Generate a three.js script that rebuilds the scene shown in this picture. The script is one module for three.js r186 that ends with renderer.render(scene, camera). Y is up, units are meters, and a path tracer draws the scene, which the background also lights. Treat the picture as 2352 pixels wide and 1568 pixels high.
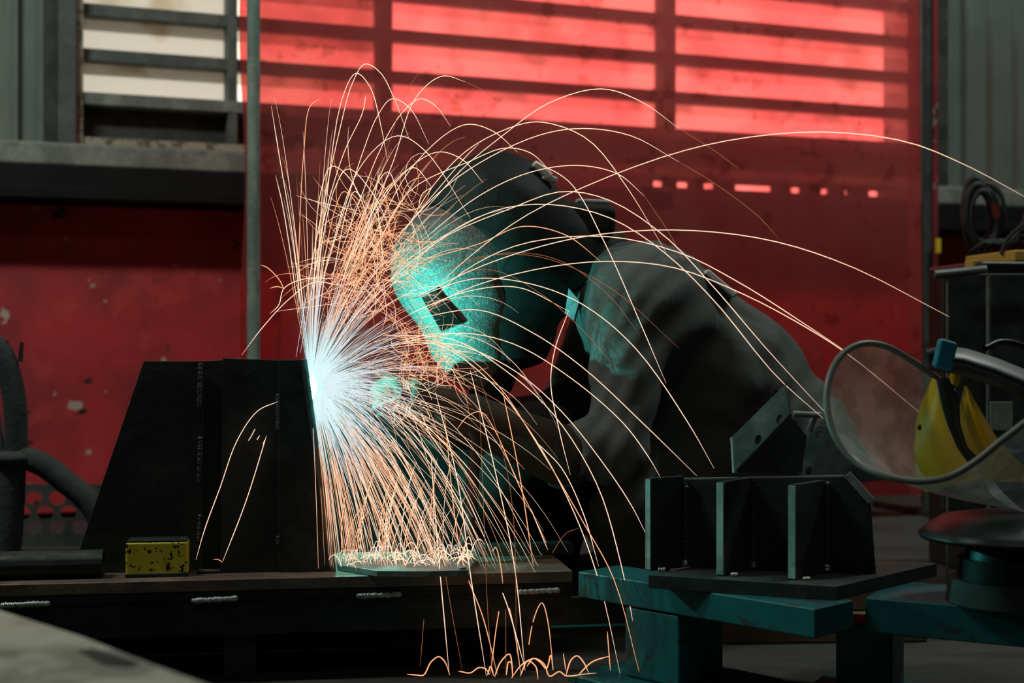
import * as THREE from 'three';
import { mergeGeometries, mergeVertices, toCreasedNormals } from 'three/addons/utils/BufferGeometryUtils.js';
import { RoundedBoxGeometry } from 'three/addons/geometries/RoundedBoxGeometry.js';
import { ConvexGeometry } from 'three/addons/geometries/ConvexGeometry.js';
import { RectAreaLightUniformsLib } from 'three/addons/lights/RectAreaLightUniformsLib.js';

// ------------------------------------------------------------------ camera, sky, lights, exposure
const scene = new THREE.Scene();
const FL = 3267, CAM_H = 0.63;                                   // focal length in pixels of the 2352 x 1568 frame, eye height
const camera = new THREE.PerspectiveCamera(2 * Math.atan(784 / FL) * 180 / Math.PI, 1.5, 0.05, 60);
camera.position.set(0, CAM_H, 0);
camera.lookAt(0, CAM_H, -1);
camera.focus = 2.78;
camera.userData.fStop = 2.8;

const renderer = new THREE.WebGLRenderer({ antialias: true });
renderer.toneMapping = THREE.LinearToneMapping;
renderer.toneMappingExposure = 1.0;
renderer.shadowMap.enabled = true;
RectAreaLightUniformsLib.init();

scene.background = new THREE.Color().setRGB(3.15, 3.05, 2.84);     // overcast daylight behind the louvres

// hall lamps: long fluorescent fittings and one high-bay lamp above the camera
const HALL_LAMPS = [[-2.3, 3.7, -2.2, 1.2, 0.22, 108, -1.75, 0.7, -5], [1.2, 4.6, -2.6, 1.5, 0.22, 19], [0.2, 4.6, 0.9, 1.5, 0.22, 10], [3.2, 4.6, -4.2, 1.5, 0.22, 95]];   // x, y, z, length, width, radiance, aim
const LAMP_TINT = [0.90, 1.0, 0.92];
const ARC = [714, 888, 2.72];                                     // where the arc burns: pixel and depth
const ARC_TINT = [0.09, 0.95, 0.82], ARC_POWER = 4.6;

// ------------------------------------------------------------------ helpers
let seed = 20240611;
const rnd = () => { seed |= 0; seed = seed + 0x6D2B79F5 | 0; let t = Math.imul(seed ^ seed >>> 15, 1 | seed); t = t + Math.imul(t ^ t >>> 7, 61 | t) ^ t; return ((t ^ t >>> 14) >>> 0) / 4294967296; };
const rr = (a, b) => a + (b - a) * rnd();
const V = (x, y, z) => new THREE.Vector3(x, y, z);
const ray = (px, py) => V((px - 1176) / FL, -(py - 784) / FL, -1);
const P = (px, py, d) => ray(px, py).multiplyScalar(d).add(camera.position);
const onPlane = (px, py, pl) => { const r = ray(px, py); const t = pl.p.clone().sub(camera.position).dot(pl.n) / r.dot(pl.n); return r.multiplyScalar(t).add(camera.position); };
const level = (y) => ({ p: V(0, y, 0), n: V(0, 1, 0) });
const A0 = P(...ARC);

// periodic value noise for textures
function lattice(n, s) { const a = new Float32Array(n * n); let k = s; for (let i = 0; i < n * n; i++) { k = (Math.imul(k, 1664525) + 1013904223) | 0; a[i] = ((k >>> 8) & 0xffff) / 65535; } return a; }
function noiseField(size, n, s) {
  const L = lattice(n, s), out = new Float32Array(size * size);
  for (let y = 0; y < size; y++) for (let x = 0; x < size; x++) {
    const fx = x / size * n, fy = y / size * n, ix = Math.floor(fx), iy = Math.floor(fy); let u = fx - ix, v = fy - iy; u = u * u * (3 - 2 * u); v = v * v * (3 - 2 * v);
    const a = L[iy % n * n + ix % n], b = L[iy % n * n + (ix + 1) % n], c = L[(iy + 1) % n * n + ix % n], d = L[(iy + 1) % n * n + (ix + 1) % n];
    out[y * size + x] = (a * (1 - u) + b * u) * (1 - v) + (c * (1 - u) + d * u) * v;
  }
  return out;
}
function fbm(size, n0, s, oct = 5, gain = 0.55) {
  const out = new Float32Array(size * size); let amp = 1, tot = 0;
  for (let o = 0, n = n0; o < oct && n <= size; o++, n *= 2) { const f = noiseField(size, n, s + o * 77); for (let i = 0; i < out.length; i++) out[i] += f[i] * amp; tot += amp; amp *= gain; }
  for (let i = 0; i < out.length; i++) out[i] /= tot;
  return out;
}
const toS = (c) => c <= 0.0031308 ? 12.92 * c : 1.055 * Math.pow(c, 1 / 2.4) - 0.055;
function colorTex(size, fn, metres = 1) {
  const d = new Uint8Array(size * size * 4);
  for (let i = 0; i < size * size; i++) { const c = fn(i % size, Math.floor(i / size), i); for (let k = 0; k < 3; k++) d[i * 4 + k] = Math.max(0, Math.min(255, toS(Math.max(0, c[k])) * 255)); d[i * 4 + 3] = 255; }
  const t = new THREE.DataTexture(d, size, size); t.colorSpace = THREE.SRGBColorSpace; t.wrapS = t.wrapT = THREE.RepeatWrapping; t.magFilter = THREE.LinearFilter; t.minFilter = THREE.LinearMipmapLinearFilter; t.generateMipmaps = true; t.repeat.set(1 / metres, 1 / metres); t.needsUpdate = true; return t;
}
function grayTex(size, fn, metres = 1) {
  const d = new Uint8Array(size * size * 4);
  for (let i = 0; i < size * size; i++) { const c = Math.max(0, Math.min(255, fn(i % size, Math.floor(i / size), i) * 255)); d[i * 4] = d[i * 4 + 1] = d[i * 4 + 2] = c; d[i * 4 + 3] = 255; }
  const t = new THREE.DataTexture(d, size, size); t.wrapS = t.wrapT = THREE.RepeatWrapping; t.magFilter = THREE.LinearFilter; t.minFilter = THREE.LinearMipmapLinearFilter; t.generateMipmaps = true; t.repeat.set(1 / metres, 1 / metres); t.needsUpdate = true; return t;
}
const mix = (a, b, t) => a.map((x, i) => x + (b[i] - x) * t);
const ss = (a, b, x) => { const t = Math.max(0, Math.min(1, (x - a) / (b - a))); return t * t * (3 - 2 * t); };

const NF = fbm(512, 8, 11), NC = fbm(512, 3, 37, 4), NG = fbm(512, 64, 91, 3), NS = fbm(512, 24, 133, 4);
const streak = (() => { const out = new Float32Array(512 * 512), a = noiseField(512, 128, 5); for (let y = 0; y < 512; y++) for (let x = 0; x < 512; x++) out[y * 512 + x] = a[y * 512 + (x * 1 >> 3) % 512] * 0.5 + a[y * 512 + ((x >> 5) + 100) % 512] * 0.5; return out; })();

const std = (o) => new THREE.MeshStandardMaterial(o);
const phys = (o) => new THREE.MeshPhysicalMaterial(o);
const M = {};
const steelMap = (c0, c1, rust) => colorTex(512, (x, y, i) => { let c = mix(c0, c1, ss(0.35, 0.7, NF[i])); c = c.map((k) => k * (0.75 + 0.5 * NG[i])); return mix(c, rust, 0.5 * ss(0.6, 0.75, NC[i]) * ss(0.45, 0.6, NS[i])); }, 0.6);
const roughA = grayTex(512, (x, y, i) => 0.42 + 0.35 * NF[i] + 0.15 * NG[i], 0.5);
const bumpA = grayTex(512, (x, y, i) => 0.6 * NS[i] + 0.4 * NG[i], 0.4);
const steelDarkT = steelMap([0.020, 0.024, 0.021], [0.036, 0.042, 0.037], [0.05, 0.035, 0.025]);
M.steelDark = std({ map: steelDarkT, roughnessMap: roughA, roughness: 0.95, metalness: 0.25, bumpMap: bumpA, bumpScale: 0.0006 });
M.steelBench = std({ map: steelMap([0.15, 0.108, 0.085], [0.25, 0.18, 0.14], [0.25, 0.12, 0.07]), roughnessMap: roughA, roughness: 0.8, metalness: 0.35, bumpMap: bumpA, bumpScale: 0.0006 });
M.steelBare = std({ map: steelMap([0.14, 0.15, 0.14], [0.26, 0.27, 0.25], [0.1, 0.08, 0.06]), roughnessMap: roughA, roughness: 0.7, metalness: 0.45, bumpMap: bumpA, bumpScale: 0.0004 });
M.steelMid = std({ map: steelMap([0.05, 0.058, 0.055], [0.11, 0.12, 0.115], [0.07, 0.06, 0.05]), roughnessMap: roughA, roughness: 0.7, metalness: 0.3, bumpMap: bumpA, bumpScale: 0.0004 });
M.steelCut = std({ map: steelMap([0.20, 0.22, 0.21], [0.36, 0.38, 0.36], [0.16, 0.13, 0.10]), roughness: 0.55, metalness: 0.3, bumpMap: bumpA, bumpScale: 0.0008 });
M.weld = std({ map: steelMap([0.28, 0.3, 0.28], [0.6, 0.62, 0.58], [0.2, 0.18, 0.15]), roughness: 0.38, metalness: 0.6, bumpMap: bumpA, bumpScale: 0.001 });
M.weldDark = std({ map: steelMap([0.05, 0.055, 0.05], [0.10, 0.11, 0.10], [0.05, 0.04, 0.03]), roughness: 0.45, metalness: 0.5 });
M.postGrey = std({ map: steelMap([0.16, 0.185, 0.16], [0.26, 0.29, 0.25], [0.17, 0.13, 0.09]), roughness: 0.6, metalness: 0.1 });
M.postDark = std({ map: steelMap([0.03, 0.036, 0.032], [0.055, 0.062, 0.055], [0.05, 0.035, 0.025]), roughness: 0.7, metalness: 0.1 });
M.sheetGrey = std({ map: colorTex(512, (x, y, i) => mix([0.125, 0.148, 0.128], [0.18, 0.205, 0.18], NF[i]).map((k) => k * (0.85 + 0.3 * streak[(x * 512 + y) % 262144])), 1.2), roughness: 0.6, metalness: 0.1 });
M.frameCream = std({ map: colorTex(512, (x, y, i) => mix([0.36, 0.34, 0.25], [0.12, 0.10, 0.07], ss(0.45, 0.65, NS[i])), 0.5), roughness: 0.7 });
M.louvreBar = std({ map: steelMap([0.075, 0.09, 0.08], [0.115, 0.13, 0.115], [0.08, 0.06, 0.045]), roughness: 0.65 });
M.wallDark = std({ map: steelMap([0.03, 0.035, 0.03], [0.05, 0.056, 0.05], [0.045, 0.035, 0.03]), roughness: 0.85 });
M.redPaint = std({ map: colorTex(512, (x, y, i) => {
  let c = mix([0.52, 0.036, 0.042], [0.33, 0.034, 0.034], ss(0.42, 0.62, NC[i] * 0.6 + NF[i] * 0.4));
  c = mix(c, [0.58, 0.06, 0.055], 0.6 * ss(0.55, 0.7, NF[(i + 90000) % 262144]));
  c = mix(c, [0.02, 0.016, 0.014], ss(0.70, 0.74, NS[i]) * ss(0.5, 0.6, NF[i]));
  return mix(c, [0.5, 0.42, 0.34], ss(0.735, 0.75, NS[(i + 51200) % 262144]) * ss(0.45, 0.5, NF[i])); }, 1.3), roughness: 0.62, bumpMap: bumpA, bumpScale: 0.001 });
M.yellowPaint = std({ map: colorTex(512, (x, y, i) => mix(mix([0.82, 0.68, 0.04], [0.6, 0.47, 0.03], NF[i]), [0.02, 0.02, 0.012], Math.max(ss(0.63, 0.66, NS[i]), ss(0.60, 0.64, NC[i]) * ss(0.5, 0.56, NS[i]))), 0.16), roughness: 0.5 });
M.yellowPlastic = phys({ map: colorTex(256, (x, y, i) => mix([0.70, 0.40, 0.012], [0.55, 0.32, 0.012], NF[i % 262144]), 0.3), roughness: 0.35 });
M.yellowDull = std({ color: new THREE.Color().setRGB(0.55, 0.34, 0.06), roughness: 0.6 });
M.yellowSign = std({ color: new THREE.Color().setRGB(0.75, 0.62, 0.02), roughness: 0.5 });
M.teal = std({ map: colorTex(512, (x, y, i) => mix(mix([0.002, 0.062, 0.068], [0.004, 0.10, 0.107], NF[i]), [0.03, 0.034, 0.031], ss(0.56, 0.64, NS[i] * 0.5 + NC[i] * 0.5)), 0.45), roughness: 0.45, bumpMap: bumpA, bumpScale: 0.0008 });
M.fabric = std({ map: colorTex(512, (x, y, i) => mix([0.07, 0.079, 0.075], [0.105, 0.117, 0.11], NF[i]).map((k) => k * (0.85 + 0.3 * NG[i])), 0.4), roughness: 0.92, bumpMap: grayTex(512, (x, y, i) => 0.5 * NG[i] + 0.5 * (Math.sin(x * 1.57) * Math.sin(y * 1.57) * 0.5 + 0.5), 0.12), bumpScale: 0.0003 });
M.fabricCollar = std({ color: new THREE.Color().setRGB(0.26, 0.31, 0.34), roughness: 0.9 });
M.paleTape = std({ map: colorTex(256, (x, y, i) => [0.62, 0.63, 0.6].map((k) => k * (0.7 + 0.5 * NS[i])), 0.1), roughness: 0.5 });
M.leatherBlack = phys({ specularIntensity: 0.35, map: colorTex(512, (x, y, i) => [0.016, 0.018, 0.017].map((k) => k * (0.7 + 0.6 * NF[i])), 0.3), roughness: 0.62, bumpMap: bumpA, bumpScale: 0.0012 });
M.leatherMask = std({ map: colorTex(512, (x, y, i) => mix([0.085, 0.092, 0.085], [0.25, 0.26, 0.245], ss(0.48, 0.72, NG[i]) * 0.6 + 0.3 * ss(0.45, 0.65, NS[i])), 0.14), roughness: 0.6, bumpMap: grayTex(512, (x, y, i) => NG[i], 0.14), bumpScale: 0.0012 });
M.leatherLid = std({ map: colorTex(512, (x, y, i) => mix([0.10, 0.11, 0.10], [0.19, 0.20, 0.19], NG[i]), 0.12), roughness: 0.6, bumpMap: grayTex(512, (x, y, i) => NG[i], 0.14), bumpScale: 0.001 });
M.lensBlack = phys({ color: new THREE.Color().setRGB(0.004, 0.006, 0.005), roughness: 0.12, specularIntensity: 0.4 });
M.thread = std({ color: new THREE.Color().setRGB(0.008, 0.009, 0.009), roughness: 0.9 });
M.gloveBrown = std({ map: colorTex(512, (x, y, i) => mix([0.016, 0.011, 0.006], [0.034, 0.019, 0.008], NF[i]), 0.25), roughness: 0.85, bumpMap: bumpA, bumpScale: 0.0015 });
M.apron = phys({ specularIntensity: 0.3, map: colorTex(512, (x, y, i) => mix([0.004, 0.0035, 0.003], [0.010, 0.006, 0.004], NF[i]), 0.3), roughness: 0.8, bumpMap: bumpA, bumpScale: 0.0015 });
M.cabinet = phys({ specularIntensity: 0.3, map: colorTex(512, (x, y, i) => [0.010, 0.012, 0.012].map((k) => k * (0.7 + 0.6 * NF[i])), 0.6), roughness: 0.6 });
M.rubber = std({ color: new THREE.Color().setRGB(0.012, 0.014, 0.013), roughness: 0.55 });
M.cloth = std({ map: colorTex(512, (x, y, i) => [0.03, 0.036, 0.033].map((k) => k * (0.6 + 0.8 * NF[i])), 0.3), roughness: 0.9, bumpMap: bumpA, bumpScale: 0.002 });
M.blackPlastic = phys({ color: new THREE.Color().setRGB(0.012, 0.014, 0.014), roughness: 0.4 });
M.bluePlastic = phys({ color: new THREE.Color().setRGB(0.02, 0.22, 0.30), roughness: 0.4 });
M.visorRim = phys({ color: new THREE.Color().setRGB(0.16, 0.165, 0.14), roughness: 0.4 });
M.visor = phys({ map: colorTex(512, (x, y, i) => mix([0.86, 0.89, 0.88], [0.62, 0.66, 0.65], ss(0.42, 0.65, NF[i])), 0.25), roughness: 0.2, transmission: 0.62, thickness: 0, ior: 1.5, side: THREE.DoubleSide });
M.copper = std({ color: new THREE.Color().setRGB(0.35, 0.24, 0.16), roughness: 0.4, metalness: 0.8 });
M.wood = std({ map: colorTex(512, (x, y, i) => mix([0.17, 0.115, 0.07], [0.09, 0.06, 0.038], streak[(y * 512 + x) % 262144] * 0.7 + 0.3 * NF[i]), 0.5), roughness: 0.85 });
M.slab = std({ map: colorTex(512, (x, y, i) => mix(mix([0.42, 0.40, 0.32], [0.22, 0.21, 0.17], ss(0.35, 0.65, NF[i])), [0.45, 0.38, 0.28], 0.5 * ss(0.5, 0.65, NC[i])), 0.5), roughness: 0.9, bumpMap: bumpA, bumpScale: 0.002 });
M.floor = std({ map: colorTex(512, (x, y, i) => mix([0.028, 0.028, 0.025], [0.05, 0.047, 0.04], NF[i]).map((k) => k * (0.8 + 0.4 * NG[i])), 1.5), roughness: 0.85, bumpMap: bumpA, bumpScale: 0.002 });
M.ceil = std({ color: new THREE.Color().setRGB(0.05, 0.055, 0.05), roughness: 0.9 });
M.glassGrimy = phys({ map: colorTex(512, (x, y, i) => mix([0.50, 0.485, 0.445], [0.405, 0.35, 0.275], ss(0.55, 0.72, NC[i]) * 0.7), 0.7), roughness: 0.35, transmission: 0.96, thickness: 0, ior: 1.45 });
M.glassClear = phys({ map: colorTex(512, (x, y, i) => mix([0.95, 0.94, 0.92], [0.82, 0.80, 0.76], ss(0.5, 0.7, NC[i])), 0.7), roughness: 0.35, transmission: 0.96, thickness: 0, ior: 1.45 });
M.glassDusty = phys({ map: M.glassClear.map, color: new THREE.Color().setRGB(0.8, 0.79, 0.76), roughness: 0.35, transmission: 0.96, thickness: 0, ior: 1.45 });
M.curtain = phys({ map: colorTex(512, (x, y, i) => { let c = mix([0.98, 0.165, 0.155], [0.92, 0.115, 0.115], ss(0.35, 0.7, NF[i])); c = mix(c, [0.55, 0.07, 0.06], 0.7 * ss(0.66, 0.74, NS[i])); return mix(c, [0.80, 0.30, 0.20], 0.35 * ss(0.62, 0.75, NC[i])); }, 1.4), roughness: 0.59, transmission: 0.92, thickness: 0, ior: 1.45, side: THREE.DoubleSide, specularIntensity: 0.5 });
M.curtainHem = phys({ map: M.curtain.map, color: new THREE.Color().setRGB(0.65, 0.5, 0.5), roughness: 0.6, transmission: 0.6, thickness: 0, ior: 1.45, side: THREE.DoubleSide, specularIntensity: 0.5 });
M.holeBlack = std({ color: new THREE.Color().setRGB(0.004, 0.004, 0.004), roughness: 0.9 });
const glow = (r, g, b) => std({ color: 0x000000, emissive: new THREE.Color().setRGB(r, g, b), emissiveIntensity: 1, roughness: 1 });

// --- geometry helpers: everything is made in world space; finish() moves each thing to its base
const qSpan = (dir) => new THREE.Quaternion().setFromUnitVectors(V(0, 1, 0), dir.clone().normalize());
function basis(n) { const nn = n.clone().normalize(); const up = Math.abs(nn.y) > 0.98 ? V(0, 0, -1) : V(0, 1, 0); const u = up.clone().cross(nn).normalize(); const v = nn.clone().cross(u); return { u, v, n: nn }; }
/** a plate: outline of pixels on a plane, extruded backwards by its thickness */
function plate(pts, pl, th, holes = [], bevel = 0.0008) {
  const b = basis(pl.n), o = onPlane(...pts[0], pl);
  const to2 = (q) => { const w = onPlane(q[0], q[1], pl).sub(o); return new THREE.Vector2(w.dot(b.u), w.dot(b.v)); };
  let p2 = pts.map(to2); if (THREE.ShapeUtils.area(p2) < 0) p2 = p2.reverse();
  const sh = new THREE.Shape(p2);
  for (const [hx, hy, rx, ry, rot] of holes) { const c = to2([hx, hy]); const path = new THREE.Path(); path.absellipse(c.x, c.y, rx, ry, 0, Math.PI * 2, true, rot || 0); sh.holes.push(path); }
  const g = new THREE.ExtrudeGeometry(sh, { depth: Math.max(0.0005, th - 2 * bevel), bevelEnabled: bevel > 0, bevelSize: bevel, bevelThickness: bevel, bevelOffset: -bevel, bevelSegments: 1, curveSegments: 12 });
  g.translate(0, 0, -th + bevel);
  g.applyMatrix4(new THREE.Matrix4().makeBasis(b.u, b.v, b.n).setPosition(o));
  return g;
}
function box(c, sx, sy, sz, yaw = 0, r = 0.002, tilt) { const g = new RoundedBoxGeometry(sx, sy, sz, 1, Math.min(r, sx / 3, sy / 3, sz / 3)); if (tilt) g.rotateZ(tilt); g.rotateY(yaw); g.translate(c.x, c.y, c.z); return g; }
function tube(pts, r, seg = 24, rad = 8, closed = false) { return new THREE.TubeGeometry(new THREE.CatmullRomCurve3(pts, closed, 'centripetal'), seg, r, rad, closed); }
function rod(a, b, r0, r1 = r0, rad = 14, open = false) { const d = b.clone().sub(a); const g = new THREE.CylinderGeometry(r1, r0, d.length(), rad, 1, open); g.applyQuaternion(qSpan(d)); g.translate((a.x + b.x) / 2, (a.y + b.y) / 2, (a.z + b.z) / 2); return g; }
function ellip(c, rx, ry, rz, yaw = 0) { const g = new THREE.SphereGeometry(1, 24, 16); g.scale(rx, ry, rz); g.rotateY(yaw); g.translate(c.x, c.y, c.z); return g; }
/** weld bead: overlapping lumps along a line */
function bead(a, b, r, n) {
  const gs = []; const d = b.clone().sub(a);
  for (let i = 0; i < n; i++) { const q = a.clone().addScaledVector(d, (i + 0.5) / n); const g = new THREE.IcosahedronGeometry(1, 1); const s = r * rr(0.85, 1.15), l = d.length() / n * 0.85; g.scale(s, Math.max(l, s * 0.7), s); g.applyQuaternion(qSpan(d)); g.translate(q.x + rr(-.1, .1) * r, q.y + rr(-.1, .1) * r, q.z); gs.push(g.index ? g.toNonIndexed() : g); }
  return mergeGeometries(gs);
}
/** texture coordinates in metres from the dominant axis of the normal */
function metres(g) {
  g = g.index ? g.toNonIndexed() : g; const p = g.attributes.position, n = g.attributes.normal, uv = new Float32Array(p.count * 2);
  for (let i = 0; i < p.count; i += 3) {
    const ax = Math.abs(n.getX(i) + n.getX(i + 1) + n.getX(i + 2)), ay = Math.abs(n.getY(i) + n.getY(i + 1) + n.getY(i + 2)), az = Math.abs(n.getZ(i) + n.getZ(i + 1) + n.getZ(i + 2));
    for (let k = i; k < i + 3; k++) { const x = p.getX(k), y = p.getY(k), z = p.getZ(k); const [a, b] = ay > ax && ay > az ? [x, z] : ax > az ? [z, y] : [x, y]; uv[k * 2] = a; uv[k * 2 + 1] = b; }
  }
  g.setAttribute('uv', new THREE.BufferAttribute(uv, 2));
  for (const k of Object.keys(g.attributes)) if (!['position', 'normal', 'uv'].includes(k)) g.deleteAttribute(k);
  return g;
}
const merged = (list) => mergeGeometries(list.map((g) => metres(g)));
const used = new Map();
const numbered = (name) => { const n = used.get(name) || 0; used.set(name, n + 1); return n ? name + '_' + String(n).padStart(3, '0') : name; };
const things = [];
function thing(name, label, category, group) { const o = new THREE.Group(); o.name = numbered(name); o.userData = { label, category }; if (group) o.userData.group = group; scene.add(o); things.push(o); return o; }
function structure(name, label) { const o = new THREE.Group(); o.name = name; o.userData = { kind: 'structure', label: label || name.replace(/_/g, ' ') }; scene.add(o); things.push(o); return o; }
function part(parent, name, geo, mat, label) {
  const g = Array.isArray(geo) ? merged(geo) : metres(geo);
  const m = new THREE.Mesh(g, mat); m.name = name; m.castShadow = m.receiveShadow = true; if (label) m.userData.label = label; parent.add(m); return m;
}
function single(name, geo, mat, label, category, group, kind) {
  const g = Array.isArray(geo) ? merged(geo) : metres(geo); const m = new THREE.Mesh(g, mat); m.name = kind === 'structure' ? name : numbered(name); m.castShadow = m.receiveShadow = true;
  m.userData = { label }; if (category) m.userData.category = category; if (group) m.userData.group = group; if (kind) m.userData.kind = kind;
  scene.add(m); things.push(m); return m;
}
function finish() {
  const bb = new THREE.Box3();
  for (const t of things) {
    bb.makeEmpty();
    t.updateMatrixWorld(true); bb.setFromObject(t); const c = V((bb.min.x + bb.max.x) / 2, bb.min.y, (bb.min.z + bb.max.z) / 2);
    if (t.isMesh) { t.geometry.translate(-c.x, -c.y, -c.z); t.position.add(c); } else { for (const k of t.children) k.position.sub(c); t.position.copy(c); }
  }
}

// ------------------------------------------------------------------ the hall, turned about 22 degrees to the camera
const YAW = 21.7 * Math.PI / 180, WD = 5.7, CU = Math.cos(YAW), SU = Math.sin(YAW);
const WP = V(0, 0, -WD), WALL = { p: WP, n: V(SU, 0, CU) };
const sOf = (px, D = WD) => { const k = (px - 1176) / FL; return k * D / (CU - k * SU); };
/** box in wall axes: s along the wall, y up, n out of the wall into the hall */
function hb(s0, s1, y0, y1, n0, n1, r = 0.003) { const g = r ? new RoundedBoxGeometry(s1 - s0, y1 - y0, n1 - n0, 1, Math.min(r, (s1 - s0) / 3, (y1 - y0) / 3, (n1 - n0) / 3)) : new THREE.BoxGeometry(s1 - s0, y1 - y0, n1 - n0); g.translate((s0 + s1) / 2, (y0 + y1) / 2, (n0 + n1) / 2); g.rotateY(YAW); g.translate(WP.x, WP.y, WP.z); return g; }
const hp = (s, y, n) => V(s, y, n).applyAxisAngle(V(0, 1, 0), YAW).add(WP);

single('floor', hb(-8, 8, -0.2, 0, -0.3, 11, 0), M.floor, 'dark grimy concrete workshop floor', undefined, undefined, 'structure');
single('ceiling', hb(-8, 8, 5, 5.2, -0.3, 11, 0), M.ceil, 'dark workshop ceiling', undefined, undefined, 'structure');
single('wall_left', hb(-8.2, -8, 0, 5, -0.3, 11, 0), M.ceil, 'dark workshop side wall', undefined, undefined, 'structure');
single('wall_right', hb(8, 8.2, 0, 5, -0.3, 11, 0), M.ceil, 'dark workshop side wall', undefined, undefined, 'structure');
single('wall_front', hb(-8, 8, 0, 5, 11, 11.2, 0), M.ceil, 'dark workshop wall behind the viewer', undefined, undefined, 'structure');

const WIN_L = sOf(188), WIN_R = sOf(2098), MULL = [530, 880, 1528].map((x) => sOf(x));
const Y_SILL0 = 1.243, Y_SILL1 = 1.326, Y_P = 1.516, PITCH = 0.161, ROWS = 7, WIN_T = Y_P + PITCH * ROWS;
const wall = structure('wall_back', 'back wall of the workshop with corrugated sheets around a long louvre window');
part(wall, 'wall_base', hb(-8, 8, 0, Y_SILL0 - 0.001, -0.25, -0.05, 0), M.wallDark);
part(wall, 'wall_top', hb(-8, 8, WIN_T, 5, -0.25, -0.05, 0), M.wallDark);
part(wall, 'wall_side', hb(-8, WIN_L - 0.05, Y_SILL0, WIN_T, -0.25, -0.05, 0), M.wallDark);
part(wall, 'wall_side', hb(WIN_R + 0.02, 8, Y_SILL0, WIN_T, -0.25, -0.05, 0), M.wallDark);
function corrugated(s0, s1, y0, y1, n, pitch = 0.13) {
  const prof = []; for (let s = s0; s < s1; s += pitch) { prof.push([s, 0], [s + pitch * 0.52, 0], [s + pitch * 0.62, -0.028], [s + pitch * 0.9, -0.028]); } prof.push([s1, 0]);
  const sh = new THREE.Shape(); prof.forEach(([s, d], i) => i ? sh.lineTo(s, -d) : sh.moveTo(s, -d)); for (let i = prof.length - 1; i >= 0; i--) sh.lineTo(prof[i][0], -prof[i][1] + 0.0015);
  const g = new THREE.ExtrudeGeometry(sh, { depth: y1 - y0, bevelEnabled: false }); g.rotateX(-Math.PI / 2); g.translate(0, y0, n); g.rotateY(YAW); g.translate(WP.x, WP.y, WP.z); return g;
}
part(wall, 'corrugated_sheet', corrugated(-4.2, sOf(104), Y_SILL1, 3.2, -0.01, 0.15), M.sheetGrey);
part(wall, 'corrugated_sheet', corrugated(sOf(2162), 4.4, Y_SILL1, 3.2, -0.01, 0.15), M.sheetGrey);
part(wall, 'post', hb(sOf(100), sOf(130), Y_SILL1, 3.2, -0.05, 0.05), M.postDark);
part(wall, 'post', hb(sOf(130), sOf(170), Y_SILL1 - 0.01, 3.2, -0.05, 0.09), M.louvreBar);
part(wall, 'post', hb(sOf(2108), sOf(2162), Y_SILL1, 3.2, -0.05, 0.05), M.postDark);
// sill with a row of small daylight slots at the right, then the deep beam that shades the red panel
const slots = [[1453, 1488], [1496, 1532], [1550, 1590], [1612, 1650], [1684, 1782], [1812, 1848], [1880, 1912], [1935, 1958], [1990, 2026]].map(([a, b]) => [sOf(a), sOf(b)]);
part(wall, 'sill', hb(-4.2, slots[0][0], Y_SILL0, Y_SILL1, -0.05, 0.10, 0.012), M.postGrey);
part(wall, 'sill', hb(slots[8][1], 4.4, Y_SILL0, Y_SILL1, -0.05, 0.10, 0.012), M.postGrey);
part(wall, 'sill', hb(slots[0][0], slots[8][1], 1.303, Y_SILL1, -0.05, 0.10, 0.006), M.postGrey);
part(wall, 'sill', hb(slots[0][0], slots[8][1], Y_SILL0, 1.266, -0.05, 0.10, 0.006), M.wallDark);
slots.forEach(([a, b], i) => { if (i < 8) part(wall, 'slot_divider', hb(b, slots[i + 1][0], 1.266, 1.303, -0.05, 0.02, 0), M.wallDark); });
part(wall, 'beam', hb(-4.2, 4.4, 1.16, Y_SILL0, -0.05, 0.12, 0.004), M.cabinet);
part(wall, 'beam_lip', hb(-4.2, 4.4, 1.12, 1.16, -0.05, 0.20, 0.004), M.cabinet);
for (const [a, b] of [[-3.2, sOf(640)], [sOf(640) + 0.006, sOf(1300)], [sOf(1300) + 0.006, sOf(1960)], [sOf(1960) + 0.006, 3.4]]) part(wall, 'red_panel', hb(a, b, 0.02, 1.115, -0.05, 0.0, 0.003), M.redPaint);

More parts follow.
